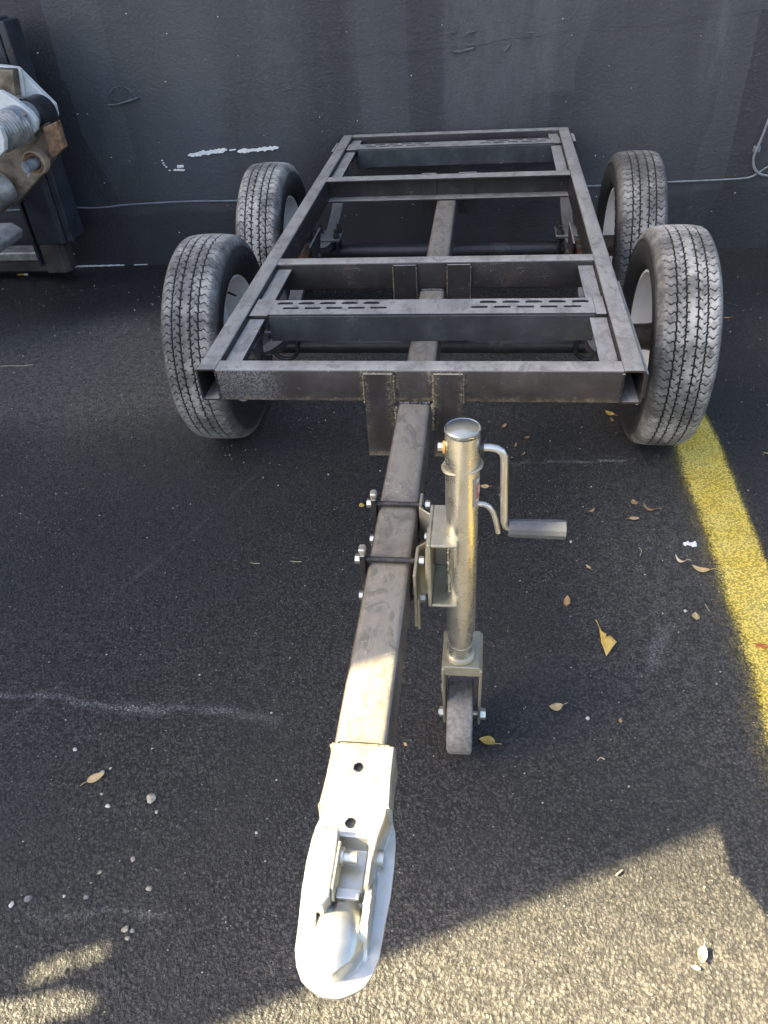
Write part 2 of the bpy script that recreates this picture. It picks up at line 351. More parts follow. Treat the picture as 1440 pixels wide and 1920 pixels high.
# ------------------------------------------------------------------ ground: one sheet, real aggregate relief where the camera is close
def hash2(ix, iy, k):
    h = (ix.astype(np.int64)*374761393 + iy.astype(np.int64)*668265263 + k*1274126177) & 0xffffffff
    h = ((h ^ (h >> 13))*1274126177) & 0xffffffff; h = (h ^ (h >> 16)) & 0xffffffff
    return h/4294967295.0
def cells(x, y, s):
    gx, gy = np.floor(x/s), np.floor(y/s); best = np.full(x.shape, 9.); val = np.zeros(x.shape)
    for dx in (-1, 0, 1):
        for dy in (-1, 0, 1):
            cx, cy = gx+dx, gy+dy
            d = np.hypot((cx+hash2(cx, cy, 1))*s-x, (cy+hash2(cx, cy, 2))*s-y)/s
            m = d < best; best = np.where(m, d, best); val = np.where(m, hash2(cx, cy, 3), val)
    return best, val
def vnoise(x, y, s):
    gx, gy = np.floor(x/s), np.floor(y/s); fx, fy = x/s-gx, y/s-gy; fx = fx*fx*(3-2*fx); fy = fy*fy*(3-2*fy)
    a, b, c, d = (hash2(gx, gy, 9), hash2(gx+1, gy, 9), hash2(gx, gy+1, 9), hash2(gx+1, gy+1, 9))
    return (a*(1-fx)+b*fx)*(1-fy)+(c*(1-fx)+d*fx)*fy
def relief(x, y):
    d, v = cells(x, y, .0058); d2, v2 = cells(x+3.1, y+1.7, .0125)
    h = np.clip((.70-d)*3.0, 0, 1)*(.25+1.0*v)*.0012
    coarse = np.clip(vnoise(x, y, .35)*1.7-.35, 0, 1)
    coarse = np.maximum(coarse*.55, np.clip((.62-y)/.25, 0, 1)*.5)
    h = h + np.clip((.50-d2)*4, 0, 1)*np.clip(v2*3-2.0, 0, 1)*.0034*coarse
    h = h + (vnoise(x, y, .09)-.5)*.0016 + (vnoise(x, y, .5)-.5)*.004
    return h - .0020
def sm(a, b, x): t = np.clip((x-a)/(b-a), 0, 1); return t*t*(3-2*t)
def dseg(x, y, p, q):
    px, py = p; qx, qy = q; t = np.clip(((x-px)*(qx-px)+(y-py)*(qy-py))/((qx-px)**2+(qy-py)**2), 0, 1)
    return np.hypot(x-px-t*(qx-px), y-py-t*(qy-py))
def build_ground():
    ys = [.22]
    while ys[-1] < 3.95: ys.append(ys[-1]+.00165*((ys[-1]+.75)/.97)**1.75)
    ys = np.array(ys); nv = len(ys); nu = 900; u = np.linspace(0, 1, nu)
    xl = -.78-.57*ys; xr = .62+.31*ys
    X = xl[:, None]+(xr-xl)[:, None]*u[None]; Y = np.repeat(ys[:, None], nu, 1)
    far = 1-.62*sm(1.2, 2.6, Y)
    edge = np.minimum(np.minimum(np.arange(nu), nu-1-np.arange(nu))[None]/12., np.minimum(np.arange(nv), nv-1-np.arange(nv))[:, None]/8.)
    Z = relief(X, Y)*far*np.clip(edge, 0, 1)
    chalk = np.zeros_like(X)
    for pts, w, a in (([(-1.2, 1.02), (-1.02, 1.011), (-.86, .992), (-.78, .99)], .012, .6), ([(-.86, .992), (-.6, .988), (-.45, .975)], .022, .4),
                      ([(.09, 2.022), (.30, 2.035), (.50, 2.049)], .006, .75), ([(-.82, .526), (-.53, .548)], .010, .32), ([(-.72, 1.95), (-.86, 1.62), (-1.02, 1.30)], .010, .16), ([(-1.0, 1.05), (-1.12, .86)], .012, .2), ([(.53, 1.95), (.52, 2.05)], .006, .3),
                      ([(.42, 1.20), (.47, 1.33)], .03, .4)):
        wob = (vnoise(X, Y, .11)-.5)*.03+(vnoise(X, Y, .03)-.5)*.012
        for p, q in zip(pts, pts[1:]): chalk = np.maximum(chalk, a*(1-sm(0, 1, dseg(X+wob*.5, Y+wob, p, q)/w)))
    chalk = np.clip(chalk*(.35+vnoise(X, Y, .05)*1.3), 0, 1)
    dust_and_sunglow = .10+.28*vnoise(X, Y, .8)*vnoise(X+5, Y, .27)
    dust_and_sunglow += 1.25*np.exp(-((X+1.9)/1.15)**2-((Y-2.62-.08*(X+1.9))/.46)**2)*(.6+.6*vnoise(X, Y, .4))  # pool of reflected sunlight at the left, painted in with the dust colour
    dust_and_sunglow += .30*np.exp(-((X+.3)/.45)**2-((Y-2.45)/.22)**2)
    dust_and_sunglow += .30*np.exp(-((X-.5)/.25)**2-((Y-1.5)/.6)**2)+.34*sm(.80, .4, Y)*sm(-.5, .1, X)  # last term brightens the sunlit front strip by colour
    dust_and_sunglow = np.clip(dust_and_sunglow*(1-.8*sm(3.05, 3.4, Y)), 0, .9)
    verts = np.stack([X, Y, Z], -1).reshape(-1, 3); nin = len(verts)
    idx = np.arange(nin).reshape(nv, nu)
    q = np.stack([idx[:-1, :-1], idx[:-1, 1:], idx[1:, 1:], idx[1:, :-1]], -1).reshape(-1, 4)
    big = np.array([(-60, -60, 0), (60, -60, 0), (60, 40, 0), (-60, 40, 0)], float); verts = np.concatenate([verts, big])
    b0, b1, b2, b3 = nin, nin+1, nin+2, nin+3
    ng = [[b0, b1]+list(idx[0, ::-1]), [b1, b2]+list(idx[::-1, -1]), [b2, b3]+list(idx[-1, :]), [b3, b0]+list(idx[:, 0])]
    me = bpy.data.meshes.new('asphalt_ground'); me.vertices.add(len(verts)); me.vertices.foreach_set('co', verts.ravel())
    loops = np.concatenate([q.ravel()]+[np.array(g) for g in ng]); sizes = np.concatenate([np.full(len(q), 4)]+[[len(g)] for g in ng])
    starts = np.concatenate([[0], np.cumsum(sizes)[:-1]])
    me.loops.add(len(loops)); me.loops.foreach_set('vertex_index', loops.astype(np.int32)); me.polygons.add(len(sizes))
    me.polygons.foreach_set('loop_start', starts.astype(np.int32))
    me.update(calc_edges=True); me.validate()
    for nm, a in (('chalk', chalk), ('dust_and_sunglow', dust_and_sunglow)):
        at = me.attributes.new(nm, 'FLOAT', 'POINT'); d = np.zeros(len(verts), np.float32); d[:nin] = a.ravel(); d[nin:] = .15 if nm == 'dust_and_sunglow' else 0; at.data.foreach_set('value', d)
    me.polygons.foreach_set('use_smooth', [True]*len(me.polygons))
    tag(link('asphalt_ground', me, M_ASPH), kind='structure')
def gz(x, y): return float(relief(np.array([x]), np.array([y]))[0])*(1-.62*float(sm(1.2, 2.6, np.array([y]))[0]))
build_ground()
def build_line():
    # sheet of paint 2 mm above the asphalt, following its relief, with overspray at the edges
    ys = np.arange(.30, 3.4, .005); us = np.linspace(-.20, .15, 80)
    Y = np.repeat(ys[:, None], len(us), 1); xc = .722+.0+.012*np.sin(Y*1.3); X = xc+us[None]
    far = 1-.62*sm(1.2, 2.6, Y); Z = relief(X, Y)*far+.0022
    U = us[None]+(vnoise(X, Y, .2)-.5)*.02
    a = np.where(U > 0, np.exp(-(np.clip(U-.028, 0, 1)/.026)**2), np.exp(-(np.clip(-U-.046, 0, 1)/.045)**2))
    a = np.maximum(a, np.where(U < 0, .50*np.exp(-(U/.115)**2), .36*np.exp(-(U/.068)**2)))*np.clip(.72+.5*vnoise(X, Y, .06), .6, 1.08)
    a = a*(1-sm(2.9, 3.3, Y))
    n = X.shape; idx = np.arange(n[0]*n[1]).reshape(n)
    q = np.stack([idx[:-1, :-1], idx[:-1, 1:], idx[1:, 1:], idx[1:, :-1]], -1).reshape(-1, 4)
    me = bpy.data.meshes.new('painted_line'); me.from_pydata(np.stack([X, Y, Z], -1).reshape(-1, 3).tolist(), [], q.tolist())
    at = me.attributes.new('paint', 'FLOAT', 'POINT'); at.data.foreach_set('value', a.ravel().astype(np.float32))
    me.polygons.foreach_set('use_smooth', [True]*len(me.polygons))
    tag(link('painted_line', me, M_LINE), 'yellow sprayed parking line with soft overspray, beside the right tyres', 'parking line', kind='structure')
build_line()

# ------------------------------------------------------------------ wall
WA = math.tan(.0347)
def wy(x): return 3.858+WA*x
def build_wall():
    n = 60; x0, x1 = -7., 9.; H = 4.6; mb = MB(); vs = []; 
    xs = np.linspace(x0, x1, 161); zs = np.linspace(-.05, H, 60)
    fr = []
    for z in zs:
        for x in xs: fr.append((x, wy(x)+.004*math.sin(x*2.1+z*3.3)+.003*math.sin(x*5.7-z*1.9), z))
    fs = [(j*161+i, j*161+i+1, (j+1)*161+i+1, (j+1)*161+i) for j in range(59) for i in range(160)]
    mb.add(fr, fs)
    mb.box(x0, x1, wy(x0)+.30, wy(x0)+.55, -.05, H); mb.box(x0-.02, x1+.02, wy(x1)-.06+.30, wy(x1)+.40, H+.003, H+.10)
    me = bpy.data.meshes.new('rendered_wall'); me.from_pydata(mb.v, [], mb.f)
    me.polygons.foreach_set('use_smooth', [True]*len(me.polygons)); me.set_sharp_from_angle(angle=R(40))
    w = link('rendered_wall', me, M_WALL); tag(w, 'charcoal painted rough wall with white scrapes behind the trailer', 'wall')
    def blob(name, cx, cz, pts, mat, th=.004):
        poly = [(cx+a, cz+b) for a, b in pts]; m = MB()
        P = lambda p, d: (p[0], wy(p[0])-.009-d, p[1])
        k = len(poly); m.add([P(p, 0) for p in poly]+[P(p, th) for p in poly], [tuple(range(k, 2*k))]+[(i, (i+1) % k, k+(i+1) % k, k+i) for i in range(k)])
        return m.build(name, mat, w, smooth=False)
    def ragged(L, hgt, tilt=0., n=26, taper=.5):
        top = []; bot = []
        for i in range(n+1):
            t = i/n; e = min(1, .25+4*t*(1-t)/max(taper, .01))
            top.append((t*L, t*tilt+hgt*.5*e*random.uniform(.5, 1.2))); bot.append((t*L, t*tilt-hgt*.5*e*random.uniform(.5, 1.2)))
        return top+bot[::-1]
    blob('paint_scrape', -1.455, .541, ragged(.20, .022, .018), M_SCRAPE)
    blob('paint_scrape', -1.245, .556, ragged(.035, .007, .003), M_SCRAPE)
    blob('paint_scrape', -1.205, .549, ragged(.205, .020, .010), M_SCRAPE)
    blob('paint_scrape', -1.545, .478, ragged(.060, .009, -.003), M_SCRAPE)
    blob('paint_scrape', -1.522, .492, ragged(.035, .014, .002), M_SCRAPE)
    a = [(-1.597+.05*(1-math.cos(t))*.5+.004*random.uniform(-1, 1), .523-.045*t/1.6+.004*random.uniform(-1, 1)) for t in np.linspace(0, 1.6, 9)]
    for p in a[::2]: blob('paint_scrape', p[0], p[1], ragged(.010, .005), M_SCRAPE)
    for s, e in ((-2.24, -1.93), (-2.55, -2.42), (-2.40, -2.30), (-1.88, -1.80)):
        blob('plaster_chip', s, .008, ragged(e-s, .009 if e-s > .2 else .005, 0, 40, .3), M_SCRAPE)
    for i in range(46):
        x, z = random.uniform(-2.3, 1.3), random.uniform(.03, 1.15)
        blob('plaster_chip', x, z, ragged(random.uniform(.002, .007), random.uniform(.002, .0045), 0, 3), M_SCRAPE if i % 3 else M_FLAKE)
    # lifted flakes of paint: curled rims of the wall's own colour
    def flake(pts, r=.005):
        p3 = [(x, wy(x)-.008, z) for x, z in pts]; MB().sweep(p3, [r*random.uniform(.5, 1.1) for _ in p3], 6).build('paint_flake', M_FLAKE, w)
    flake([(-1.79, .775), (-1.75, .775), (-1.70, .785), (-1.655, .795), (-1.635, .800)], .006)
    flake([(-1.785, .78), (-1.775, .82), (-1.745, .845), (-1.70, .855), (-1.67, .835), (-1.648, .805)], .003)
    for i in range(14):
        x, z = random.uniform(-1.775, -1.665), random.uniform(.785, .845); L_ = random.uniform(.01, .03); flake([(x, z), (x+L_*.5, z+random.uniform(-.004, .008)), (x+L_, z+random.uniform(-.002, .008))], random.uniform(.001, .002))
    flake([(-.165, .916), (-.13, .914), (-.095, .921), (-.072, .926)], .007)
    for i in range(16):
        x, z = random.uniform(-.185, -.085), random.uniform(.925, 1.0); L_ = random.uniform(.010, .03); flake([(x, z), (x+L_*.5, z+random.uniform(-.004, .006)), (x+L_, z+random.uniform(-.003, .006))], random.uniform(.0015, .0026))
    flake([(.06, .905), (.075, .92), (.085, .935)], .004); flake([(.15, .97), (.17, .972), (.19, .97)], .003); flake([(-.95, .80), (-.92, .805), (-.90, .806)], .003)
    crk = [(-2.0+i*.06, 0) for i in range(57)]; pts_ = [(x, .905+.046*(x+.9)+.006*math.sin(x*7)+.004*math.sin(x*23)+random.uniform(-.003, .003)) for x, _ in crk if -1.0 < x < 1.35]
    MB().sweep([(x, wy(x)-.0068, z) for x, z in pts_], [random.uniform(.0004, .0014) for _ in pts_], 6).build('plaster_ridge', M_WALL, w)
    return w
M_FLAKE = mat_plain('grey_paint_flake', (.10, .105, .115), .5, 0, .3, 40)
build_wall()

def smooth_path(pts, n=8):
    P = [Vector(p) for p in pts]; P = [P[0]*2-P[1]]+P+[P[-1]*2-P[-2]]; out = []
    for i in range(1, len(P)-2):
        for k in range(n):
            t = k/n; a, b, c, d = P[i-1], P[i], P[i+1], P[i+2]
            out.append(.5*((2*b)+(c-a)*t+(2*a-5*b+4*c-d)*t*t+(3*b-3*c+d-a)*t**3))
    return out+[P[-2]]
cab = [(-2.75, .312), (-2.4, .316), (-2.14, .318), (-2.02, .312), (-1.93, .314), (-1.816, .322), (-1.5, .327), (-1.244, .322), (-.8, .324), (-.3, .325), (.2, .327), (.501, .330), (.845, .335), (1.10, .337), (1.22, .342), (1.262, .362), (1.31, .395), (1.40, .43), (1.55, .5)]
tag(MB().sweep(smooth_path([(x, wy(x)-.016, z) for x, z in cab], 6), .0043, 8).build('wall_cable', M_CABLE), 'thin grey cable running low along the charcoal wall', 'cable')
tag(MB().sweep(smooth_path([(x, wy(x)-.022, z) for x, z in [(1.262, .70), (1.25, .60), (1.238, .52), (1.228, .47), (1.222, .435), (1.229, .40), (1.25, .37), (1.285, .352), (1.33, .352), (1.40, .37)]], 6), .006, 8).build('looped_cable', M_CABLE), 'grey cable hanging in a loop at the right end of the wall', 'cable')
cl = MB(); cl.box(1.215, 1.245, wy(1.23)-.020, wy(1.23)-.002, .452, .478); bolt_at(cl, (1.222, wy(1.23)-.02, .465), (0, -1, 0), .006, .005)
tag(cl.build('cable_clip', M_CABLE, bev=.003), 'small clip fixing the looped cable to the wall', 'clip')

# ------------------------------------------------------------------ trailer
T = empty('trailer', (-.155, 2.66, 0)); tag(T, 'bare black steel tandem axle trailer frame with long tongue', 'trailer')
T_OFF = Vector((-.155, 2.66, 0))
def tp(o):                                  # parent a part built in world coordinates to the trailer
    o.parent = T; o.matrix_parent_inverse = Matrix.Translation(-T_OFF); return o
XL, XR, W2 = -.677, .363, .0495; ZT, TH = .6056, .0845; ZB = ZT-TH; ZC = (ZT+ZB)/2; YF, YE = 1.5266, 3.80
def part(mb, name, mat, **k): return tp(mb.build(name, mat, **k))
lr = part(hollow(MB(), 1, YF, YE, XL+W2/2, ZC, W2, TH), 'side_rail', M_STEEL)
rr_ = part(hollow(MB(), 1, YF, YE, XR-W2/2, ZC, W2, TH), 'side_rail', M_STEEL)
xi0, xi1 = XL+W2-.0005, XR-W2+.0005
def xmember(y0, y1, name='crossmember', mat=M_STEEL, z1=ZT-.0006, z0=ZB+.0006):
    pr = rrect(y1-y0, z1-z0, .005, 3, (y0+y1)/2, (z0+z1)/2); return part(MB().prism(pr, 0, xi0, xi1), name, mat)
fm = xmember(YF-.001, YF+.049, mat=M_FRONT); mm = xmember(2.187, 2.238); rm = xmember(3.762, 3.812)
# channel crossmember, open to the front
ch = MB(); ch.box(xi0, xi1, 3.052, 3.112, ZT-.0066, ZT-.0006); ch.box(xi0, xi1, 3.106, 3.112, ZB+.0075, ZT-.0068); ch.box(xi0, xi1, 3.052, 3.112, ZB+.0012, ZB+.0073)
cm = part(ch, 'channel_crossmember', M_STEEL, bev=.0012)
for x0, x1, y0, y1, z0, z1 in ((-.256, -.196, 3.100, 3.1055, ZB+.008, ZT-.008), (-.10, -.045, 3.100, 3.1055, ZB+.008, ZT-.008), (-.256, -.196, 3.1125, 3.1225, ZB-.07, ZT+.0012), (-.11, -.04, 3.1125, 3.1225, ZB-.07, ZT+.0012)):
    part(MB().box(x0, x1, y0, y1, z0, z1), 'stiffener_plate', M_STEEL, bev=.001)
# slotted angle crossmembers
def slotted(yf, yr, x0, x1, name='slotted_crossmember'):
    z1 = .5995; z0 = .522; th = .006
    top = MB(); poly_slots = []
    for sx in (0, 1):
        for row in (0, 1):
            for k in range(5):
                xa = (x0+.055+k*.060+row*-.022) if sx == 0 else (x1-.055-k*.060+row*.022)
                yy = yf+.040+row*.031; poly_slots.append((xa, yy))
    # flange with real slots: strips between slots, built on a grid
    nx = int((x1-x0)/.003); ny = int((yr-yf)/.003); gx = np.linspace(x0, x1, nx+1); gy = np.linspace(yf, yr, ny+1)
    def inside(x, y):
        for sx, sy in poly_slots:
            dx = max(0, abs(x-sx)-.0155); 
            if dx*dx+(y-sy)**2 < .0072**2: return True
        return False
    keep = np.ones((ny, nx), bool)
    for j in range(ny):
        for i in range(nx):
            if inside((gx[i]+gx[i+1])/2, (gy[j]+gy[j+1])/2): keep[j, i] = False
    bm = bmesh.new(); V = [[[bm.verts.new((x, y, z)) for x in gx] for y in gy] for z in (z1-th, z1)]
    for j in range(ny):
        for i in range(nx):
            if keep[j, i]:
                bm.faces.new((V[1][j][i], V[1][j][i+1], V[1][j+1][i+1], V[1][j+1][i])); bm.faces.new((V[0][j+1][i], V[0][j+1][i+1], V[0][j][i+1], V[0][j][i]))
                for (dj, di, a, b) in ((-1, 0, (j, i), (j, i+1)), (1, 0, (j+1, i+1), (j+1, i)), (0, -1, (j+1, i), (j, i)), (0, 1, (j, i+1), (j+1, i+1))):
                    jj, ii = j+dj, i+di
                    if not (0 <= jj < ny and 0 <= ii < nx and keep[jj, ii]):
                        bm.faces.new((V[0][a[0]][a[1]], V[0][b[0]][b[1]], V[1][b[0]][b[1]], V[1][a[0]][a[1]]))
    for v in [v for v in bm.verts if not v.link_faces]: bm.verts.remove(v)
    bmesh.ops.dissolve_limit(bm, angle_limit=R(1), verts=bm.verts, edges=bm.edges)
    me = bpy.data.meshes.new(name); bm.to_mesh(me); bm.free(); o = tp(link(name, me, M_STEELB))
    fc = MB(); fc.box(x0, x1, yf-.0005, yf+th, z0, z1-th-.0003); f = fc.build('front_plate', M_STEELB, o, bev=.001)
    return o
s1 = slotted(1.842, 1.934, -.575, .285); s2 = slotted(3.556, 3.642, -.575, .285)
# inner angle bars and end plates
for side in (-1, 1):
    xa, xb = ((-.6265, -.584) if side < 0 else (.270, .3125))
    for y0, y1 in ((1.5765, 1.836), (1.946, 2.186), (3.124, 3.550), (3.652, 3.760)):
        b_ = MB(); b_.box(xa, xb, y0, y1, .5835, .5895)
        xo = xa if side < 0 else xb-.006; b_.box(xo, xo+.006, y0, y1, ZB-.004, .5833)
        part(b_, 'inner_angle', M_STEELB, bev=.001)
    for y0, y1 in ((1.837, 1.945), (3.551, 3.651)):
        e = MB(); x0, x1 = ((-.6265, -.5757) if side < 0 else (.2857, .3125)); e.box(x0, x1, y0, y1, .5900, .5990); part(e, 'end_plate', M_STEEL, bev=.0012)
# rusty joint, outside strips
st = MB(); st.box(XR+.0005, XR+.0075, 1.535, 2.06, ZB+.01, ZT-.012); part(st, 'side_strip', M_STEEL, bev=.001)
st = MB(); st.box(XL-.011, XL-.0005, 3.52, 3.67, ZB+.02, ZT-.003); part(st, 'stake_tab', M_STEEL, bev=.0015)
st = MB(); st.box(XR+.0005, XR+.014, 3.56, 3.70, ZB+.02, ZT-.003); part(st, 'stake_tab', M_STEEL, bev=.0015)
# tongue: rounded tube, hollow, running under the frame
tongue = part(hollow(MB(), 1,   .600, 3.10, -.155, .483, .080, .076, .005, .014), 'tongue', M_TONGUE)
# gussets
for yy, zlo in ((YF-.0025, .372), (2.1855, .372)):
    for x0, x1 in ((-.272, -.203), (-.109, -.041)):
        g = MB(); g.box(x0, x1, yy-.0075, yy-.0008, zlo, ZT-.006); go = part(g, 'gusset_plate', M_GUSSET if yy < 2 else M_STEEL, bev=.001)
        if yy < 2:
            for xx in (x0, x1):
                tp(weld(None, (xx, yy-.003, ZB+.002), (xx, yy-.003, ZT-.012), .0044)); 
            if x1 < -.15: tp(weld(None, (x1+.002, yy-.006, .44), (x1+.004, yy-.006, .515), .005))
            else: tp(weld(None, (x0-.003, yy-.006, .45), (x0-.003, yy-.006, .52), .006))
            tp(weld(None, (x0+.003, yy-.003, ZT-.006), (x1-.003, yy-.003, ZT-.006), .0025))
        else:
            for xx in (x0, x1): tp(weld(None, (xx, yy-.004, ZB-.03), (xx, yy-.004, ZT-.012), .003))
tp(weld(None, (-.190, YF-.006, .522), (-.120, YF-.006, .522), .005, mat=M_SPRING)); tp(weld(None, (-.190, 2.181, .522), (-.120, 2.181, .522), .005, mat=M_SPRING))
for xx in (XL+W2, XR-W2): tp(weld(None, (xx, YF-.001, ZB+.006), (xx, YF-.001, ZT-.008), .0028, mat=M_STEEL))

# axles, springs, hangers
XS = (-.648, .334); YA = (2.2422, 3.0838); ZA = .312
for ya in YA:
    part(MB().cyl((-.762, ya, ZA), (.454, ya, ZA), .0295, seg=32), 'axle', M_AXLE)
    part(MB().cyl((.02, ya, ZA), (.10, ya, ZA), .0302, seg=32), 'axle_label', M_BOLT)
    for xs in XS:
        def zs(dy): return .372+.105*(abs(dy)/.39)**1.7
        sp = MB()
        for k, (L, dz) in enumerate(((.385, 0), (.27, -.0095), (.17, -.019))):
            ring = []
            for i in range(25):
                dy = -L+2*L*i/24; z = zs(dy)+dz; ring.append([(xs-.0225, ya+dy, z-.0085), (xs+.0225, ya+dy, z-.0085), (xs+.0225, ya+dy, z), (xs-.0225, ya+dy, z)])
            sp.loft(ring)
        for e in (-.39, .39): sp.cyl((xs-.0235, ya+e, zs(e)-.006), (xs+.0235, ya+e, zs(e)-.006), .018, seg=18)
        spo = part(sp, 'leaf_spring', M_SPRING)
        pl = MB(); pl.box(xs-.056, xs+.056, ya-.062, ya+.062, .3735, .3835); pl_o = pl.build('spring_plate', M_SPRING, spo, bev=.002)
        for dx in (-.040, .040):
            for dy in (-.036, .036):
                nb = MB(); bolt_at(nb, (xs+dx, ya+dy, .3837), (0, 0, 1), .0145, .015, .020, .0085); nb.build('u_bolt_nut', M_BOLT, spo)
        ub = MB()
        for dy in (-.036, .036): ub.sweep([(xs-.04, ya+dy, .373)]+[(xs-.04*math.cos(a), ya+dy, ZA-.002-.034*math.sin(a)) for a in np.linspace(0, math.pi, 13)]+[(xs+.04, ya+dy, .373)], .0068, 8)
        ub.box(xs-.026, xs+.026, ya-.03, ya+.03, ZA+.02, .3525); ub.build('u_bolt', M_AXLE, spo)
for xs in XS:
    for yh in (1.845, 3.475):
        for dx, sg in ((-.031, -1), (.027, 1)):
            ho = part(MB().prism([(yh-.045, ZB-.001), (yh+.045, ZB-.001), (yh+.022, .44), (yh-.022, .44)], 0, xs+dx, xs+dx+.005), 'spring_hanger', M_SPRING, bev=.001)
            bolt_at(MB(), (0, 0, 0), (1, 0, 0)); hb_ = bolt_at(MB(), (xs+sg*.0325, yh, .466), (sg, 0, 0), .012, .009).build('hanger_bolt', M_BOLT, ho)
    for dx, sg in ((-.040, -1), (.034, 1)):
        ho = part(MB().prism([(2.56, ZB-.001), (2.77, ZB-.001), (2.70, .415), (2.62, .415)], 0, xs+dx, xs+dx+.006), 'equalizer_hanger', M_STEEL, bev=.0012)
        bolt_at(MB(), (xs+sg*.0415, 2.663, .45), (sg, 0, 0), .014, .012).build('hanger_bolt', M_BOLT, ho)
    q = MB(); q.prism([(2.585, .455), (2.62, .485), (2.705, .485), (2.74, .455), (2.725, .43), (2.663, .415), (2.60, .43)], 0, xs-.022, xs+.022)
    qo = part(q, 'equalizer', M_RUST, bev=.002)
    for yy in (2.60, 2.725):
        for sg in (-1, 1): bolt_at(MB(), (xs+sg*.0225, yy, .452), (sg, 0, 0), .011, .012).build('equalizer_bolt', M_BOLT, qo)

# wheels ---------------------------------------------------------------
TR = .3345
def tyre_mesh():
    NT_, PIT_ = 1120, 80
    wt = np.linspace(-.0765, .0765, 69)
    side = [(.0845, .3255), (.0905, .319), (.0955, .311), (.0985, .304), (.1000, .298), (.1030, .2965), (.1035, .294), (.1010, .292), (.1028, .283), (.1040, .270), (.1030, .255), (.0985, .238), (.0925, .225), (.086, .2150), (.080, .2100), (.0745, .2088), (.068, .2086)]
    prof = [(-a, r) for a, r in side[::-1]]+[(w, .3345-.0052*(abs(w)/.0765)**2.6) for w in wt]+[(a, r) for a, r in side]
    prof = np.array(prof); nw = len(prof); th = np.linspace(0, 2*np.pi, NT_, endpoint=False)
    W, TH_ = np.meshgrid(prof[:, 0], th); Rr = np.repeat(prof[None, :, 1], NT_, 0)
    ph = TH_*PIT_/(2*np.pi)                             # pitch phase
    tri = lambda p: np.abs(((p) % 1)*2-1)*2-1
    depth = np.zeros_like(W); aw = np.abs(W); sgn = np.sign(W)
    for gw, off in ((-.0465, 0.), (-.0175, .4), (.0175, .1), (.0465, .55)):
        c = gw+.0014*tri(ph*1.0+off); depth = np.maximum(depth, .0075*(1-sm(.0015, .0029, np.abs(W-c))))
    # hooked sipes on the two intermediate ribs, both edges
    for rib, d0 in ((-.032, .0), (.032, .35)):
        for e, ofs in ((-1, 0.), (1, .5)):
            u = (W-rib)*e; pos = (ph+ofs+d0 + u*30*.9) % 1
            on = sm(.001, .003, u)*(u < .0145)
            depth = np.maximum(depth, .0055*on*(1-sm(.035, .08, np.abs(pos-.5))))
            pos2 = (ph+ofs+d0+.25 - u*40) % 1
            depth = np.maximum(depth, .002*(u > -.002)*(u < .006)*(1-sm(.03, .06, np.abs(pos2-.5))))
    # centre rib edge notches
    for e, ofs in ((-1, .2), (1, .7)):
        u = W*e; pos = (ph+ofs) % 1; depth = np.maximum(depth, .0045*(u > .0075)*(u < .0175)*(1-sm(.05, .11, np.abs(pos-.5))))
    # shoulder: wavy lateral grooves, fading into short ribs on the flank
    for e, ofs in ((-1, 0.), (1, .45)):
        u = W*e; k = (u-.047)/.030; pos = (ph+ofs+.16*np.sin(k*7.5)+.25*k) % 1
        depth = np.maximum(depth, .0052*(u > .048)*(u < .0775)*(1-sm(.030, .075, np.abs(pos-.5)))*(1-.55*sm(.064, .0775, u)))
        pos = (ph*2+ofs) % 1
        depth = np.maximum(depth, .0022*(u > .0775)*(Rr > .302)*(1-sm(.12, .24, np.abs(pos-.5))))
    Rr = Rr-depth; W = W*.87
    V = np.stack([W, Rr*np.cos(TH_), Rr*np.sin(TH_)], -1).reshape(-1, 3); idx = np.arange(NT_*nw).reshape(NT_, nw); nx = np.roll(idx, -1, 0)
    q = np.stack([idx[:, :-1], idx[:, 1:], nx[:, 1:], nx[:, :-1]], -1).reshape(-1, 4)
    me = bpy.data.meshes.new('tyre'); me.vertices.add(len(V)); me.vertices.foreach_set('co', V.ravel()); me.loops.add(q.size); me.loops.foreach_set('vertex_index', q.ravel().astype(np.int32))
    me.polygons.add(len(q)); me.polygons.foreach_set('loop_start', (np.arange(len(q))*4).astype(np.int32)); me.update(calc_edges=True); me.validate()
    at = me.attributes.new('tread', 'FLOAT', 'POINT')
    aw = np.abs(W)/.87; g = np.where(aw < .0775, 1-sm(.0008, .0035, depth), .75-.45*sm(.33, .24, Rr)*1.0)
    g = np.where((aw >= .0775) & (Rr < .30), np.clip((Rr-.20)/.10, 0, 1)*.35+.18, g)
    at.data.foreach_set('value', g.ravel().astype(np.float32)); me.polygons.foreach_set('use_smooth', [True]*len(me.polygons)); me.materials.append(M_RUBBER); return me
def letters(parent):
    # raised size marking on the inner sidewall
    cu = bpy.data.curves.new('letters', 'FONT'); cu.body = 'ST 205 75 R14'; cu.size = .030; cu.extrude = .0012; cu.align_x = 'CENTER'; cu.space_character = 1.15
    o = bpy.data.objects.new('letters', cu); COL.objects.link(o); dg = bpy.context.evaluated_depsgraph_get(); me = bpy.data.meshes.new_from_object(o.evaluated_get(dg)); bpy.data.objects.remove(o)
    r0 = .250; co = np.zeros(len(me.vertices)*3); me.vertices.foreach_get('co', co); co = co.reshape(-1, 3)
    a = -co[:, 0]/r0; r = r0+co[:, 1]
    rr = .87*np.interp(r, [.238, .255, .270, .283], [-.0985, -.1030, -.1040, -.1028])
    new = np.stack([rr-.0006-co[:, 2]*.8, -r*np.sin(a)*-1, r*np.cos(a)], -1); me.vertices.foreach_set('co', new.ravel()); me.update()
    return link('sidewall_lettering', me, M_RUBBER, parent)
TY = tyre_mesh()
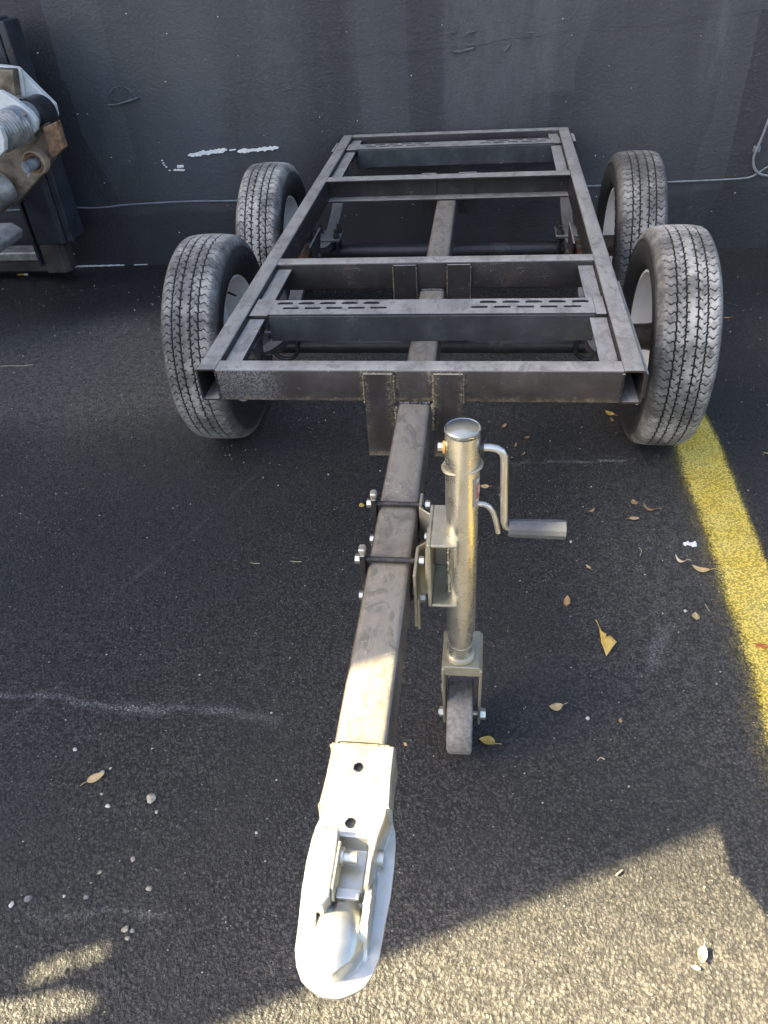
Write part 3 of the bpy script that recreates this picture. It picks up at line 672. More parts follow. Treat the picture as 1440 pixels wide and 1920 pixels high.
def make_wheel():
    # outer face towards +X; the root part is the white rim
    rim = MB(); prof = [(a_*.87, r_) for a_, r_ in [(-.070, .2055), (-.0760, .2075), (-.0765, .2000), (-.068, .1945), (-.056, .188), (-.050, .183), (-.022, .179), (-.004, .168), (.030, .168), (.048, .175), (.054, .183), (.060, .190), (.070, .2005), (.0765, .2075), (.070, .2055), (.060, .195), (.047, .188), (.03, .174), (-.004, .174), (-.020, .185), (-.052, .189), (-.064, .197)]]
    rim.lathe(prof+[prof[0]], 0, (0, 0, 0), 72)
    disc = [(.028, .1685), (.020, .152), (.014, .135), (.018, .120), (.030, .108), (.036, .094), (.030, .080), (.024, .066), (.0235, .030), (.0285, .030), (.029, .064), (.036, .082), (.042, .095), (.036, .110), (.024, .122), (.020, .135), (.026, .151), (.034, .1685)]
    rim.lathe(disc+[disc[0]], 0, (0, 0, 0), 72)
    o = rim.build('wheel', M_RIM)
    link('tyre', TY, None, o)
    hb = MB(); hb.lathe([(-.108, .012), (-.108, .036), (-.103, .040), (-.050, .041), (-.040, .043), (.000, .046), (.006, .062), (.0225, .064), (.0225, .03)], 0, (0, -.004, -.012), 40); hb.build('hub', M_HUB, o); sl_ = MB(); sl_.lathe([(-.165, .0), (-.165, .027), (-.150, .030), (-.128, .030), (-.122, .035), (-.1085, .035), (-.1082, .0)], 0, (0, -.004, -.012), 32); sl_.build('axle_seal', M_BOLT, o)
    cp = MB(); cp.lathe([(.0285, .030), (.055, .028), (.062, .022), (.064, .0)], 0, (0, 0, 0), 32); cp.build('grease_cap', M_ZINC, o)
    for k in range(5):
        a = 2*math.pi*k/5; ln = MB(); ln.cyl((.0295, .0571*math.cos(a), .0571*math.sin(a)), (.047, .0571*math.cos(a), .0571*math.sin(a)), .0105, seg=6); ln.build('lug_nut', M_ZINC, o)
    vs = MB(); vs.cyl((-.03, .0, .152), (-.058, .0, .140), .0042, .0032, seg=10); vs.build('valve_stem', M_BOLT, o)
    letters(o); return o
w0 = make_wheel(); w0.parent = T
def place(o, x, y, side, rx, d):
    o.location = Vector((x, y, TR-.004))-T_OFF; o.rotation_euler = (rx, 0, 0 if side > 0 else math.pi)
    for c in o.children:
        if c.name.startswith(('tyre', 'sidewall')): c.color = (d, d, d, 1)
    return o
def dup_part(o):
    c = o.copy(); COL.objects.link(c)
    for ch_ in list(o.children):
        k = ch_.copy(); COL.objects.link(k); k.parent = c
    return c
XW = (-.870, .562)
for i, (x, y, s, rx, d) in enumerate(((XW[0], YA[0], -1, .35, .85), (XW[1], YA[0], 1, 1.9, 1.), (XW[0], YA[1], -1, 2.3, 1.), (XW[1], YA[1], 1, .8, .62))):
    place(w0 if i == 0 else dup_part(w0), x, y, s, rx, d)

# coupler: pressed sheet metal, a height field over its outline -----------
def build_coupler():
    xc = -.1495; FZ = .490
    yk = np.array([.290, .2915, .294, .299, .305, .318, .336, .372, .407, .440, .470, .487, .505, .545, .592])
    hk = np.array([.0075, .0130, .0190, .0285, .0365, .0445, .0500, .0525, .0560, .0565, .0555, .0535, .0475, .0452, .0448])
    t = np.linspace(0, 1, 230); ys = .290+(.302)*(t**1.35); us = np.linspace(-1, 1, 101)
    hw = np.interp(ys, yk, hk); X = xc+hw[:, None]*us[None]; Y = np.repeat(ys[:, None], len(us), 1); dx = np.abs(X-xc)
    bw = np.interp(ys, [.29, .3035, .308, .322, .335, .35, .43, .462, .492, .60], [-.02, -.012, .006, .0235, .0305, .0335, .0345, .0385, .0450, .0460])[:, None]
    raise_ = 1-sm(-.0030, .0030, dx-bw); raise_ = np.where(Y > .50, 1., raise_)
    H = np.full_like(X, .5265)
    tro = (1-sm(.0215, .0275, dx))*(1-sm(.452, .460, Y))*sm(-.018, -.011, X-xc); H = H-tro*.022
    rd = .0365*np.hypot((X-xc)/.0345, (Y-.349)/.050); dome = .490+.036*np.sqrt(np.clip(1-(rd/.0365)**2, 0, 1))
    fr = np.where(X < xc-.004, 1-sm(.362, .418, Y), 1-sm(.392, .402, Y)); Hf = np.where(rd < .0365, dome, FZ+.002)
    H = np.where(Y < .40, H*(1-fr)+np.maximum(Hf, FZ)*fr, H)
    wall_ = (1-sm(.0045, .0065, np.abs(dx-.0315)))*(1-sm(.40, .43, Y))*sm(.330, .36, Y)
    Z = FZ+(H-FZ)*raise_; Z = np.maximum(Z, FZ+wall_*.028)
    Z = Z+.0012*(vnoise(X, Y, .02)-.5)*(raise_ < .1)
    Z = np.where(Y > .50, .5265-.004*sm(.94, 1.0, np.abs(us))[None], Z)
    nv, nu = X.shape; idx = np.arange(nv*nu).reshape(nv, nu); V = np.stack([X, Y, Z], -1).reshape(-1, 3)
    cxm = (X[:-1, :-1]+X[1:, 1:])/2; cym = (Y[:-1, :-1]+Y[1:, 1:])/2
    hole = (np.hypot(cxm+.152, cym-.557) < .0068) | (np.hypot(cxm+.151, cym-.477) < .0072)
    q = np.stack([idx[:-1, :-1], idx[:-1, 1:], idx[1:, 1:], idx[1:, :-1]], -1)[~hole].reshape(-1, 4)
    # skirt
    loop = list(idx[0, :])+list(idx[1:, -1])+list(idx[-1, -2::-1])+list(idx[-2:0:-1, 0]); k = len(V)
    low = []
    for i in loop:
        x, y, z = V[i]; low.append((xc+(x-xc)*1.0, y, .4855+(.462-.4855)*max(0, min(1, (y-.515)/.07))))
    V2 = V.tolist()+low; n = len(loop); F = q.tolist()+[[loop[i], k+i, k+(i+1) % n, loop[(i+1) % n]] for i in range(n)]
    me = bpy.data.meshes.new('coupler'); me.from_pydata(V2, [], F); me.update()
    me.polygons.foreach_set('use_smooth', [True]*len(me.polygons)); me.set_sharp_from_angle(angle=R(38))
    o = tp(link('coupler', me, M_COUPLER))
    def sub(mb, name, mat, **kw):
        c = mb.build(name, mat, **kw); c.parent = o; c.matrix_parent_inverse = Matrix.Identity(4); return c
    lv = MB(); lv.prism([(-.192, .462), (-.190, .390), (-.184, .372), (-.168, .366), (-.1605, .378), (-.1605, .430), (-.1625, .462)], 2, .514, .541); sub(lv, 'latch_lever', M_COUPLER, bev=.002)
    pl = MB(); pl.prism([(.446, .5405), (.446, .512), (.430, .507), (.398, .507), (.384, .512), (.380, .524), (.388, .5405)], 0, -.1600, -.1568); sub(pl, 'latch_plate', M_ZMATTE, bev=.0012)
    tb = MB(); tb.box(-.1565, -.128, .386, .399, .515, .521); sub(tb, 'latch_tab', M_COUPLER, bev=.0015)
    bt = MB(); bt.cyl((-.1562, .434, .524), (-.136, .434, .524), .0080, seg=16); bt.cyl((-.1565, .4345, .524), (-.1530, .4345, .524), .0115, seg=16); sub(bt, 'latch_bolt', M_ZINC)
    pn = MB(); pn.cyl((-.1150, .448, .500), (-.1060, .448, .500), .010, seg=16); sub(pn, 'latch_pin', M_ZINC)
    tt = MB(); tt.box(-.185, -.115, .462, .5995, .505, .5185); sub(tt, 'inner_plate', M_TONGUE)
    wd = weld(None, (-.195, .593, .522), (-.111, .593, .522), .0035); wd.parent = o
    wd = weld(None, (-.1965, .594, .464), (-.1965, .592, .52), .003); wd.parent = o
    return o
build_coupler()

# jack ---------------------------------------------------------------
JX, JY = -.0255, .946
def build_jack():
    tb = MB(); tb.lathe([(.383, .0235), (.383, .0265), (.818, .0268), (.818, .0232), (.383, .0232)], 2, (JX, JY, 0), 48); j = tp(tb.build('jack', M_ZGOLD))
    def sub(mb, name, mat, **kw):
        c = mb.build(name, mat, **kw); c.parent = j; return c
    cp = MB(); cp.lathe([(.8185, .0268), (.8215, .0280), (.8255, .0280), (.8270, .0262), (.8262, .0245), (.8290, .016), (.8305, .0)], 2, (JX, JY, 0), 48); sub(cp, 'tube_cap', M_CAP)
    it = MB(); it.lathe([(.312, .0228), (.3825, .0228)], 2, (JX, JY, 0), 40, cap=True); it.lathe([(.343, .0236), (.346, .0238), (.348, .0236)], 2, (JX, JY, 0), 40, cap=True); sub(it, 'inner_tube', M_ZGOLD)
    wc = MB(); wc.lathe([(.308, .026), (.312, .0285), (.317, .027), (.320, .0232)], 2, (JX, JY, 0), 40, cap=True); sub(wc, 'weld_collar', M_ZMATTE)
    # crank
    pts = [(.000, .791), (.016, .7912), (.026, .789), (.0335, .784), (.0378, .775), (.0385, .762), (.0400, .72), (.0425, .66), (.0435, .645), (.0465, .6355), (.053, .632), (.066, .632)]
    sub(MB().sweep([(x, JY, z) for x, z in [( .0, .791)]+pts[1:]], .0062, 14), 'crank_handle', M_ZINC)
    gp = []; 
    for k in range(9):
        x = .051+k*.0114; gp.append((x, (.0148 if k in (0,) else .0155+.0012*k/8)))
    g = MB(); g.lathe([(.0505, .006)]+gp+[(.1425, .0155), (.1432, .010), (.1432, .0)], 0, (0, JY, .632), 12); sub(g, 'crank_grip', M_GRIP, ang=20)
    bh = MB(); bh.cyl((JX-.0262, JY, .7905), (JX-.0300, JY, .7905), .010, seg=18); sub(bh, 'crank_bushing', M_ORANGE)
    bn = MB(); bn.cyl((JX-.0301, JY, .7915), (JX-.0375, JY, .7915), .0068, seg=6); sub(bn, 'crank_nut', M_ZINC)
    bu = MB(); bu.cyl((JX+.0255, JY, .7905), (JX+.0320, JY, .7905), .0105, seg=18); sub(bu, 'crank_collar', M_BOLT)
    # pressed ears below the crank
    for sx, an in ((-1, 0), (1, 0)):
        e = MB(); rg = []
        for i in range(13):
            a = (-70+140*i/12) if sx > 0 else (110+140*i/12); a = R(a); k = math.sin(math.pi*i/12); rg.append((JX+(.0262+.0034*k)*math.cos(a), JY+(.0262+.0034*k)*math.sin(a), .757+.004*math.cos(a*1.0)))
        e.sweep(rg, [.0012+.0022*math.sin(math.pi*i/12) for i in range(13)], 8); sub(e, 'pressed_lug', M_ZMATTE)
    # sticker: grey plate with red block and white window, wrapped round the tube
    def patch(a0, a1, z0, z1, r, name, mat, skew=0.):
        m = MB(); rg = []
        for i in range(11):
            a = R(a0+(a1-a0)*i/10); rg.append([(JX+r*math.cos(a), JY+r*math.sin(a), z0+skew*i/10), (JX+r*math.cos(a), JY+r*math.sin(a), z1+skew*i/10)])
        m.loft(rg, cap=False, closed=False); return sub(m, name, mat)
    patch(-50, 22, .690, .744, .02705, 'sticker', M_LABEL)
    patch(-36, 18, .703, .730, .02730, 'sticker_block', M_LABELR); patch(-20, 8, .709, .724, .02750, 'sticker_window', M_LABELW)
    for a in (-34, -28, -21, -13, -5, 4, 12): patch(a, a+4.5, .733, .7405, .02730, 'sticker_print', M_LABELW)
    patch(-34, 16, .698, .7005, .02730, 'sticker_print', M_LABELW)
    # mounting bracket (open box), pull pin
    br = MB(); th = .006; y0, y1 = .908, 1.016
    br.box(-.0815, -.0755, y0, y1, .477, .622); br.box(-.0753, -.0310, y0, y1, .616, .6220); br.box(-.0370, -.0310, y0, .921, .572, .6157); br.box(-.0753, -.0310, y0, y1, .477, .483); br.box(-.0753, -.0310, y1-.006, y1, .4832, .6157)
    sub(br, 'swivel_bracket', M_ZMATTE, bev=.0022)
    nb = MB(); bolt_at(nb, (-.0750, .985, .587), (1, 0, 0), .011, .013, .006, .006); sub(nb, 'bracket_nut', M_ZINC)
    rs = MB(); rs.cyl((-.0752, .985, .53), (-.0742, .985, .53), .016, seg=20); sub(rs, 'pivot_washer', M_RUST)
    for (p0, p1) in (((-.047, .9265, .613), (-.047, .9265, .55)), ((-.046, .9265, .545), (-.046, .9265, .50))):
        w_ = weld(None, p0, p1, .0028, mat=M_ZMATTE); w_.parent = j
    hk = [(.000, JY, .682), (.010, JY, .681), (.018, JY, .676), (.0245, JY, .665), (.0290, JY, .650), (.0320, JY, .636), (.0345, JY, .622)]
    sub(MB().sweep(hk, .0048, 12), 'pull_pin', M_ZINC)
    # clamp plates on the tongue
    zp = [(-.1125, 1.158), (-.1125, 1.112), (-.0875, 1.090), (-.0875, 1.020), (-.1085, 1.000), (-.1085, .925)]
    out = [(x+.0055, y+(.002 if 0 else 0)) for x, y in zp]
    cpz = MB(); cpz.prism(zp+out[::-1], 2, .405, .536); sub(cpz, 'clamp_plate', M_ZMATTE, bev=.0015)
    fp = MB(); fp.lathe([(-.0875, .0), (-.0875, .050), (-.0825, .058), (-.0822, .0)], 0, (0, .985, .53), 40); sub(fp, 'pivot_plate', M_ZMATTE)
    tp_ = MB(); tp_.prism([(.925, .40), (.925, .475), (.945, .475), (.939, .41), (.932, .392)], 0, -.1028, -.0990); sub(tp_, 'clamp_tail', M_ZMATTE, bev=.001)
    for yb in (1.130, .970):
        for z in (.5290, .4360): sub(MB().sweep([(-.2120, yb, z), (-.100, yb, z)], .0052, 12), 'clamp_rod', M_BOLT)
        s_ = MB(); s_.box(-.2065, -.1965, yb-.012, yb+.012, .425, .545); sub(s_, 'clamp_strap', M_STEEL, bev=.002)
        c_ = MB(); c_.box(-.2085, -.1955, yb-.008, yb+.010, .5455, .5570); sub(c_, 'strap_end', M_ZINC, bev=.0035)
        for p_, d_ in (((-.2068, yb, .5290), -1), ((-.1010, yb, .5290), 1), ((-.1010, yb, .4360), 1), ((-.2068, yb, .4360), -1)): sub(bolt_at(MB(), p_, (d_, 0, 0), .0088, .009), 'clamp_nut', M_ZINC)
    bl = MB(); bl.cyl((-.0870, 1.055, .512), (-.0975, 1.055, .512), .0075, seg=6); sub(bl, 'clamp_bolt', M_ZINC)
    # castor fork and wheel
    WY, WR = .974, .086; xf0, xf1 = -.0600, .0165
    fk = MB()
    fk.prism([(xf0, .300), (xf0+.006, .308), (xf1-.006, .308), (xf1, .300), (xf1, .288), (xf1-.006, .282), (xf0+.006, .282), (xf0, .288)], 1, .915, 1.010)
    for xa in (xf0-.0005, xf1-.0050):
        fk.prism([(.913, .30), (.913, .235), (.940, .165), (.950, .080), (.962, .066), (.984, .066), (.996, .080), (1.004, .165), (1.012, .235), (1.012, .30)], 0, xa, xa+.0055)
    sub(fk, 'castor_fork', M_ZMATTE, bev=.002)
    wh = MB(); wh.lathe([(-.0265, .012), (-.0265, .078), (-.024, .084), (-.020, .086), (.020, .086), (.024, .084), (.0265, .078), (.0265, .012)], 0, (JX+.0005, WY, WR), 56); sub(wh, 'castor_wheel', M_CASTOR)
    ab = MB(); ab.cyl((xf0-.012, WY, WR), (xf1+.012, WY, WR), .006, seg=12); bolt_at(ab, (xf0-.0008, WY, WR), (-1, 0, 0), .011, .009); bolt_at(ab, (xf1+.0008, WY, WR), (1, 0, 0), .0125, .011); sub(ab, 'castor_axle', M_ZINC)
    return j
M_CASTOR = mat_plain('dusty_castor_rubber', (.20, .19, .18), .85, 0, .35, 90)
build_jack()

# ------------------------------------------------------------------ loader at the left: only its front end is in the frame
L = empty('loader', (-3.3, 1.3, 0)); tag(L, 'loader machine at left edge with white clevis plates and black mast rails', 'loader')
LO = Vector((-3.3, 1.3, 0))
def lp(mb, name, mat, **k):
    o = mb.build(name, mat, **k); o.parent = L; o.matrix_parent_inverse = Matrix.Translation(-LO); return o
Cc = Vector((0, 0, CAM_H))
def px(x, y, Y):
    """where the sight line of a photo pixel meets the upright plane at depth Y: gives (x, z)"""
    d = rt*((x-720)/FPX)-up*((y-960)/FPX)+fwd; t = Y/d.y; p = Cc+d*t; return (p.x, p.z)
def poly(pts, Y): return [px(x, y, Y) for x, y in pts]
# mast rails (channel sections) and fork shank
lp(MB().prism([(-2.192, 3.46), (-2.056, 3.46), (-2.041, 3.475), (-2.041, 3.60), (-2.192, 3.60)], 2, .232, 1.165), 'mast_rail', M_BLACK, bev=.016)
ri = MB(); ri.prism([(-2.022, 3.475), (-2.004, 3.475), (-2.000, 3.60), (-2.0395, 3.60), (-2.0395, 3.475)], 2, .240, 1.155)
lp(ri, 'rail_edge', M_BLACK, bev=.008)
for z in (.30, 1.05):
    lp(MB().cyl((-2.012, 3.4735, z), (-2.012, 3.4775, z), .013, seg=18), 'rail_hole', M_AXLE)
lp(MB().prism([(-2.245, 3.55), (-2.14, 3.55), (-2.12, 3.58), (-2.13, 3.66), (-2.245, 3.66)], 2, .055, 1.12), 'inner_rail', M_BRNBLK, bev=.008)
lp(MB().box(-2.262, -2.2465, 3.53, 3.68, .10, 1.1), 'inner_rail_flange', M_BLACK, bev=.003)
fb = MB(); fb.box(-3.3, -2.20, 3.60, 3.70, .045, .105); lp(fb, 'lower_crossbeam', M_BRNBLK, bev=.01)
lp(MB().box(-3.3, -2.24, 3.585, 3.70, .1055, .155), 'crossbeam_pad', M_GREYM, bev=.012)
# fork tip
ft = MB(); ft.prism(poly([(-120, 445), (-40, 425), (12, 424), (33, 437), (32, 452), (5, 468), (-120, 500)], 2.95), 1, 2.80, 3.0); lp(ft, 'fork_tip', M_GREYM, bev=.008)
# white clevis plates: far one with the pin hole, near one, nearest one
def plate(pts, Y, th, name, mat, bev=.004): return lp(MB().prism(poly(pts, Y), 1, Y, Y+th), name, mat, bev=bev)
plate([(-60, 118), (10, 124), (30, 127), (100, 196), (105, 217), (101, 228), (83, 232), (60, 195), (40, 186), (20, 190), (-60, 180)], 3.36, .035, 'clevis_plate', M_WHITE)
plate([(-60, 168), (0, 171), (22, 183), (58, 212), (68, 228), (68, 245), (57, 257), (40, 258), (-60, 262)], 3.17, .03, 'clevis_plate', M_WHITE)
plate([(-60, 225), (0, 240), (8, 262), (9, 283), (-2, 295), (-60, 310)], 2.98, .03, 'clevis_plate', M_WHITE)
w1 = MB(); a, b_ = px(26, 132, 3.30), px(33, 184, 3.30); lp(w1.sweep([(a[0], 3.35, a[1]), (b_[0], 3.35, b_[1])], .010, 8), 'clevis_weld', M_WHITE)
bx = MB(); bx.prism(poly([(-60, 128), (24, 132), (30, 180), (14, 178), (-60, 170)], 3.30), 1, 3.30, 3.357); lp(bx, 'clevis_web', M_TANM, bev=.003)
# coil (ribbed cylinder) between the near plates
c0, c1 = Vector((*px(-30, 262, 3.0),)), Vector((*px(42, 236, 3.16),))
A = Vector((c0[0], 3.0, c0[1])); B = Vector((c1[0], 3.165, c1[1])); sp = MB(); ax = (B-A); Ln = ax.length; ax.normalize(); e1 = ax.orthogonal().normalized(); e2 = ax.cross(e1)
pts = []; rr2 = []
for i in range(13*20):
    t = i/(13*20-1); an = t*13*2*math.pi; pts.append(A+ax*(t*Ln)+(e1*math.cos(an)+e2*math.sin(an))*.058)
sp.sweep(pts, .0098, 8); sp.cyl(A, B, .055, seg=24); lp(sp, 'coil_spring', M_GREYM)
# pin through the far plate
p = px(70, 208, 3.34); lp(MB().cyl((p[0], 3.10, p[1]), (p[0], 3.355, p[1]), .056, seg=32), 'pivot_pin', M_PINM, ang=40)
p2 = px(82, 232, 3.34); lp(MB().cyl((p[0]+.012, 3.25, p[1]-.008), (p[0]+.012, 3.352, p[1]-.008), .070, seg=32), 'pin_collar', M_AXLE, ang=40)
# link arm and rusty block
plate([(-60, 300), (20, 285), (52, 262), (72, 240), (84, 232), (100, 290), (98, 300), (78, 330), (30, 385), (-60, 430)], 3.22, .05, 'link_arm', M_TANM, .006)
plate([(80, 240), (105, 228), (120, 278), (100, 297), (92, 288)], 3.175, .040, 'rusty_block', M_RUSTG, .004)
plate([(26, 268), (52, 258), (56, 266), (32, 282), (24, 278)], 3.12, .05, 'link_lug', M_GREYM, .004)
# ring with bolt
q = px(68, 304, 3.20); rg = MB(); rg.lathe([(3.2195, .043), (3.178, .043), (3.172, .045), (3.174, .049), (3.180, .051), (3.2195, .051)], 1, (q[0], 0, q[1]), 36); lp(rg, 'bush_ring', M_TANRING); rg = MB(); rg.lathe([(3.2195, .026), (3.188, .026), (3.186, .029), (3.188, .0425), (3.2195, .0428)], 1, (q[0], 0, q[1]), 36); lp(rg, 'bush_insert', M_RUSTG)
bt = MB(); bt.cyl((q[0], 3.2195, q[1]), (q[0]-.012, 3.13, q[1]-.004), .0225, seg=20); bt.cyl((q[0]-.013, 3.129, q[1]-.004), (q[0]-.0145, 3.124, q[1]-.0045), .019, seg=20); bt.sweep([(q[0]-.01, 3.14, q[1]-.026), (q[0]-.018, 3.134, q[1]-.040)], .0055, 8); lp(bt, 'hinge_bolt', M_PINM)
# big tube below the link arm
t0, t1 = px(-60, 395, 3.02), px(20, 352, 3.20)
lp(MB().cyl((t0[0]-.02, 3.00, t0[1]), (t1[0]-.035, 3.215, t1[1]+.002), .068, seg=36), 'cross_tube', M_GREYM, ang=40)
# invented body out of frame: chassis, wheels, cab panel and roof shaped for shade
lp(MB().box(-4.2, -2.62, -.6, 2.6, .45, 1.0), 'added_chassis', M_WHITE, bev=.02)
s = SUNV
def onpanel(gx_, gy_, gz_, X=-2.6): t = (X-gx_)/s.x; return (gy_+t*s.y, gz_+t*s.z)
pa = onpanel(-.80, .199, 0); pb = onpanel(.466, .799, 0); pc = onpanel(-.15, .742, .515)
sl = (pc[0]-pa[0])/(pc[1]-pa[1]); low = (pa[0]-sl*(pa[1]-.9), .9); top = (pa[0]+sl*(2.75-pa[1]), 2.75)
slits = [[onpanel(-.810, .325, 0), onpanel(-.640, .380, 0), onpanel(-.632, .404, 0), onpanel(-.700, .408, 0), onpanel(-.810, .375, 0)],
         [onpanel(-.768, .404, 0), onpanel(-.700, .436, 0), onpanel(-.697, .468, 0), onpanel(-.722, .464, 0), onpanel(-.768, .436, 0)],
         [onpanel(-.691, .440, 0), onpanel(-.648, .462, 0), onpanel(-.643, .492, 0), onpanel(-.689, .477, 0)]]
def shade_panel_with_slits():  # raked edge and slits shaped to cast the shade line and sun flecks
    bm = bmesh.new(); X = -2.6
    outer = [low, (1.15, .9), (1.15, 2.75), top]
    edges = []
    for lp_ in [outer]+slits:
        vs = [bm.verts.new((X, y, z)) for y, z in lp_]; edges += [bm.edges.new((vs[i], vs[(i+1) % len(vs)])) for i in range(len(vs))]
    bmesh.ops.triangle_fill(bm, use_beauty=True, use_dissolve=False, edges=edges)
    def inside(p, poly_):
        y, z = p; c = False
        for i in range(len(poly_)):
            (y1, z1), (y2, z2) = poly_[i], poly_[(i+1) % len(poly_)]
            if (z1 > z) != (z2 > z) and y < (y2-y1)*(z-z1)/(z2-z1)+y1: c = not c
        return c
    kill = [f for f in bm.faces if any(inside((f.calc_center_median().y, f.calc_center_median().z), q_) for q_ in slits)]
    bmesh.ops.delete(bm, geom=kill, context='FACES_ONLY')
    r = bmesh.ops.extrude_face_region(bm, geom=list(bm.faces)); bmesh.ops.translate(bm, vec=(-.006, 0, 0), verts=[v for v in r['geom'] if isinstance(v, bmesh.types.BMVert)])
    bmesh.ops.recalc_face_normals(bm, faces=bm.faces); me = bpy.data.meshes.new('added_shade_panel'); bm.to_mesh(me); bm.free()
    o = link('added_shade_panel', me, M_WHITE); o.parent = L; o.matrix_parent_inverse = Matrix.Translation(-LO)
shade_panel_with_slits()
lp(MB().box(-3.9, -2.607, top[0]+.12, 1.15, 2.69, 2.75), 'added_shade_roof', M_WHITE, bev=.01)
for x, y in ((-2.95, .1), (-2.95, 2.1), (-4.2, .1), (-4.2, 2.1)):
    w = MB(); w.lathe([(-.14, .0), (-.14, .25), (-.12, .42), (-.06, .45), (.06, .45), (.12, .42), (.14, .25), (.14, .0)], 0, (x, y, .45), 40); lp(w, 'loader_wheel', M_AXLE)

# invented building behind the loader, unseen: added to keep the yard in shade
Bd = empty('added_shade_building', (-8.5, 4.5, 0)); tag(Bd, 'unseen building added beyond the loader to shade the yard', 'building')
def bp(mb, name, mat): o = mb.build(name, mat); o.parent = Bd; o.matrix_parent_inverse = Matrix.Translation(-Vector((-8.5, 4.5, 0))); return o
bp(MB().box(-12, -6.2, .05, 4.6, 0, 7.0), 'added_building_wall', M_CONC); bp(MB().box(-12.1, -6.1, -.05, 4.7, 7.003, 7.15), 'added_building_parapet', M_CONC)
for zz in (1.2, 4.6):
    for yy in (.9, 2.8): bp(MB().box(-6.198, -6.17, yy, yy+1.1, zz, zz+1.5), 'added_building_window', M_CAP)  # panes on the added building

# ------------------------------------------------------------------ small things lying on the asphalt
def gp(x, y):
    d = rt*((x-720)/FPX)-up*((y-960)/FPX)+fwd; t = -CAM_H/d.z; p = Cc+d*t; return p.x, p.y
def scale_at(x, y): gx_, gy_ = gp(x, y); return (Vector((gx_, gy_, 0))-Cc).dot(fwd)/FPX       # metres per photo pixel
def leaf(pxy, lpx, ang, mat, label, wide=.42, curl=.3, fold=.25, stem=.35, name='fallen_leaf', torn=False):
    k = scale_at(*pxy); Ls = lpx*k; x, y = gp(*pxy); m = MB(); n = 12; rows = []
    for i in range(n+1):
        t = i/n; w = wide*.5*Ls*(math.sin(math.pi*t**.85)**.8 if 0 < t < 1 else 0)
        if torn and t > .55: w *= (1.25 if t < .8 else .35)
        zc = curl*Ls*(t-.5)**2*1.6; rows.append([(-w*1.0+(random.uniform(-.08, .08)*Ls if torn else 0), (t-.5)*Ls, zc+fold*w), (-w*.5, (t-.5)*Ls, zc+fold*w*.35), (0, (t-.5)*Ls, zc), (w*.5, (t-.5)*Ls, zc+fold*w*.35), (w, (t-.5)*Ls, zc+fold*w)])
    m.loft([[Vector(p) for p in r] for r in rows], cap=False, closed=False)
    if stem: m.sweep([(0, -.5*Ls, curl*Ls*.4), (.02*Ls, -.5*Ls-stem*Ls*.5, curl*Ls*.55), (.07*Ls, -.5*Ls-stem*Ls, curl*Ls*.5)], .018*Ls, 5)
    o = m.build(name, mat, ang=80, loc=(x, y, gz(x, y)+.003)); o.rotation_euler = (random.uniform(-.12, .12), random.uniform(-.2, .2), R(ang))
    sol = o.modifiers.new('thickness', 'SOLIDIFY'); sol.thickness = .0004
    return tag(o, label, 'leaf', 'dry leaves scattered on the asphalt')
leaf((180, 1459), 34, -55, M_LEAFT, 'smooth tan leaf lying alone on the left asphalt among white pebbles', .5, .15)
leaf((1143, 777), 22, 40, M_LEAFY, 'yellow leaf beside the front right tyre, the larger of a touching pair', .5, .3)
leaf((1147, 789), 14, 10, M_LEAFB, 'small brown leaf under the yellow one beside the front right tyre', .5, .3, stem=0)
leaf((946, 800), 13, -30, M_LEAFT, 'small tan leaf just above the bend of the jack crank', .55, .3)
leaf((988, 822), 13, -45, M_LEAFB, 'small brown leaf, uppermost of the cluster right of the jack crank', .55, .3, stem=0)
leaf((967, 836), 12, -15, M_LEAFB, 'narrow brown leaf close to the right of the crank bend', .4, .3)
leaf((981, 853), 12, -35, M_LEAFB, 'dark brown leaf, lowest of the cluster right of the jack crank', .45, .4)
leaf((909, 914), 17, 85, M_LEAFT, 'tan leaf seen between the jack tube and its crank arm', .6, .2)
leaf((1189, 944), 17, 10, M_LEAFB, 'pointed triangular brown leaf, uppermost of three near the yellow line', .7, .4, stem=.3)
leaf((1215, 956), 26, 60, M_LEAFB, 'curled brown leaf, rightmost of three near the yellow line', .35, .9)
leaf((1189, 973), 20, -80, M_LEAFT, 'flat oval tan leaf, lowest of three near the yellow line', .55, .15)
leaf((1109, 960), 15, -60, M_LEAFB, 'crumpled brown leaf right of the end of the crank grip', .5, .8)
leaf((1275, 1053), 24, 45, M_LEAFP, 'pale leaf curled into an arc below the white fluff', .3, 1.2)
leaf((1314, 1069), 34, 65, M_LEAFT, 'long twisted tan leaf beside the middle of the yellow line', .36, .6, stem=.25)
leaf((1103, 1064), 14, 35, M_LEAFT, 'small tan leaf below the crank grip in the open asphalt', .4, .3)
leaf((1063, 1129), 26, -10, M_LEAFB, 'oval pinkish brown leaf standing up right of the jack tube', .48, .3, stem=.1)
leaf((1304, 1156), 20, -10, M_LEAFT, 'round pale tan leaf left of the yellow line', .75, .2, stem=.1)
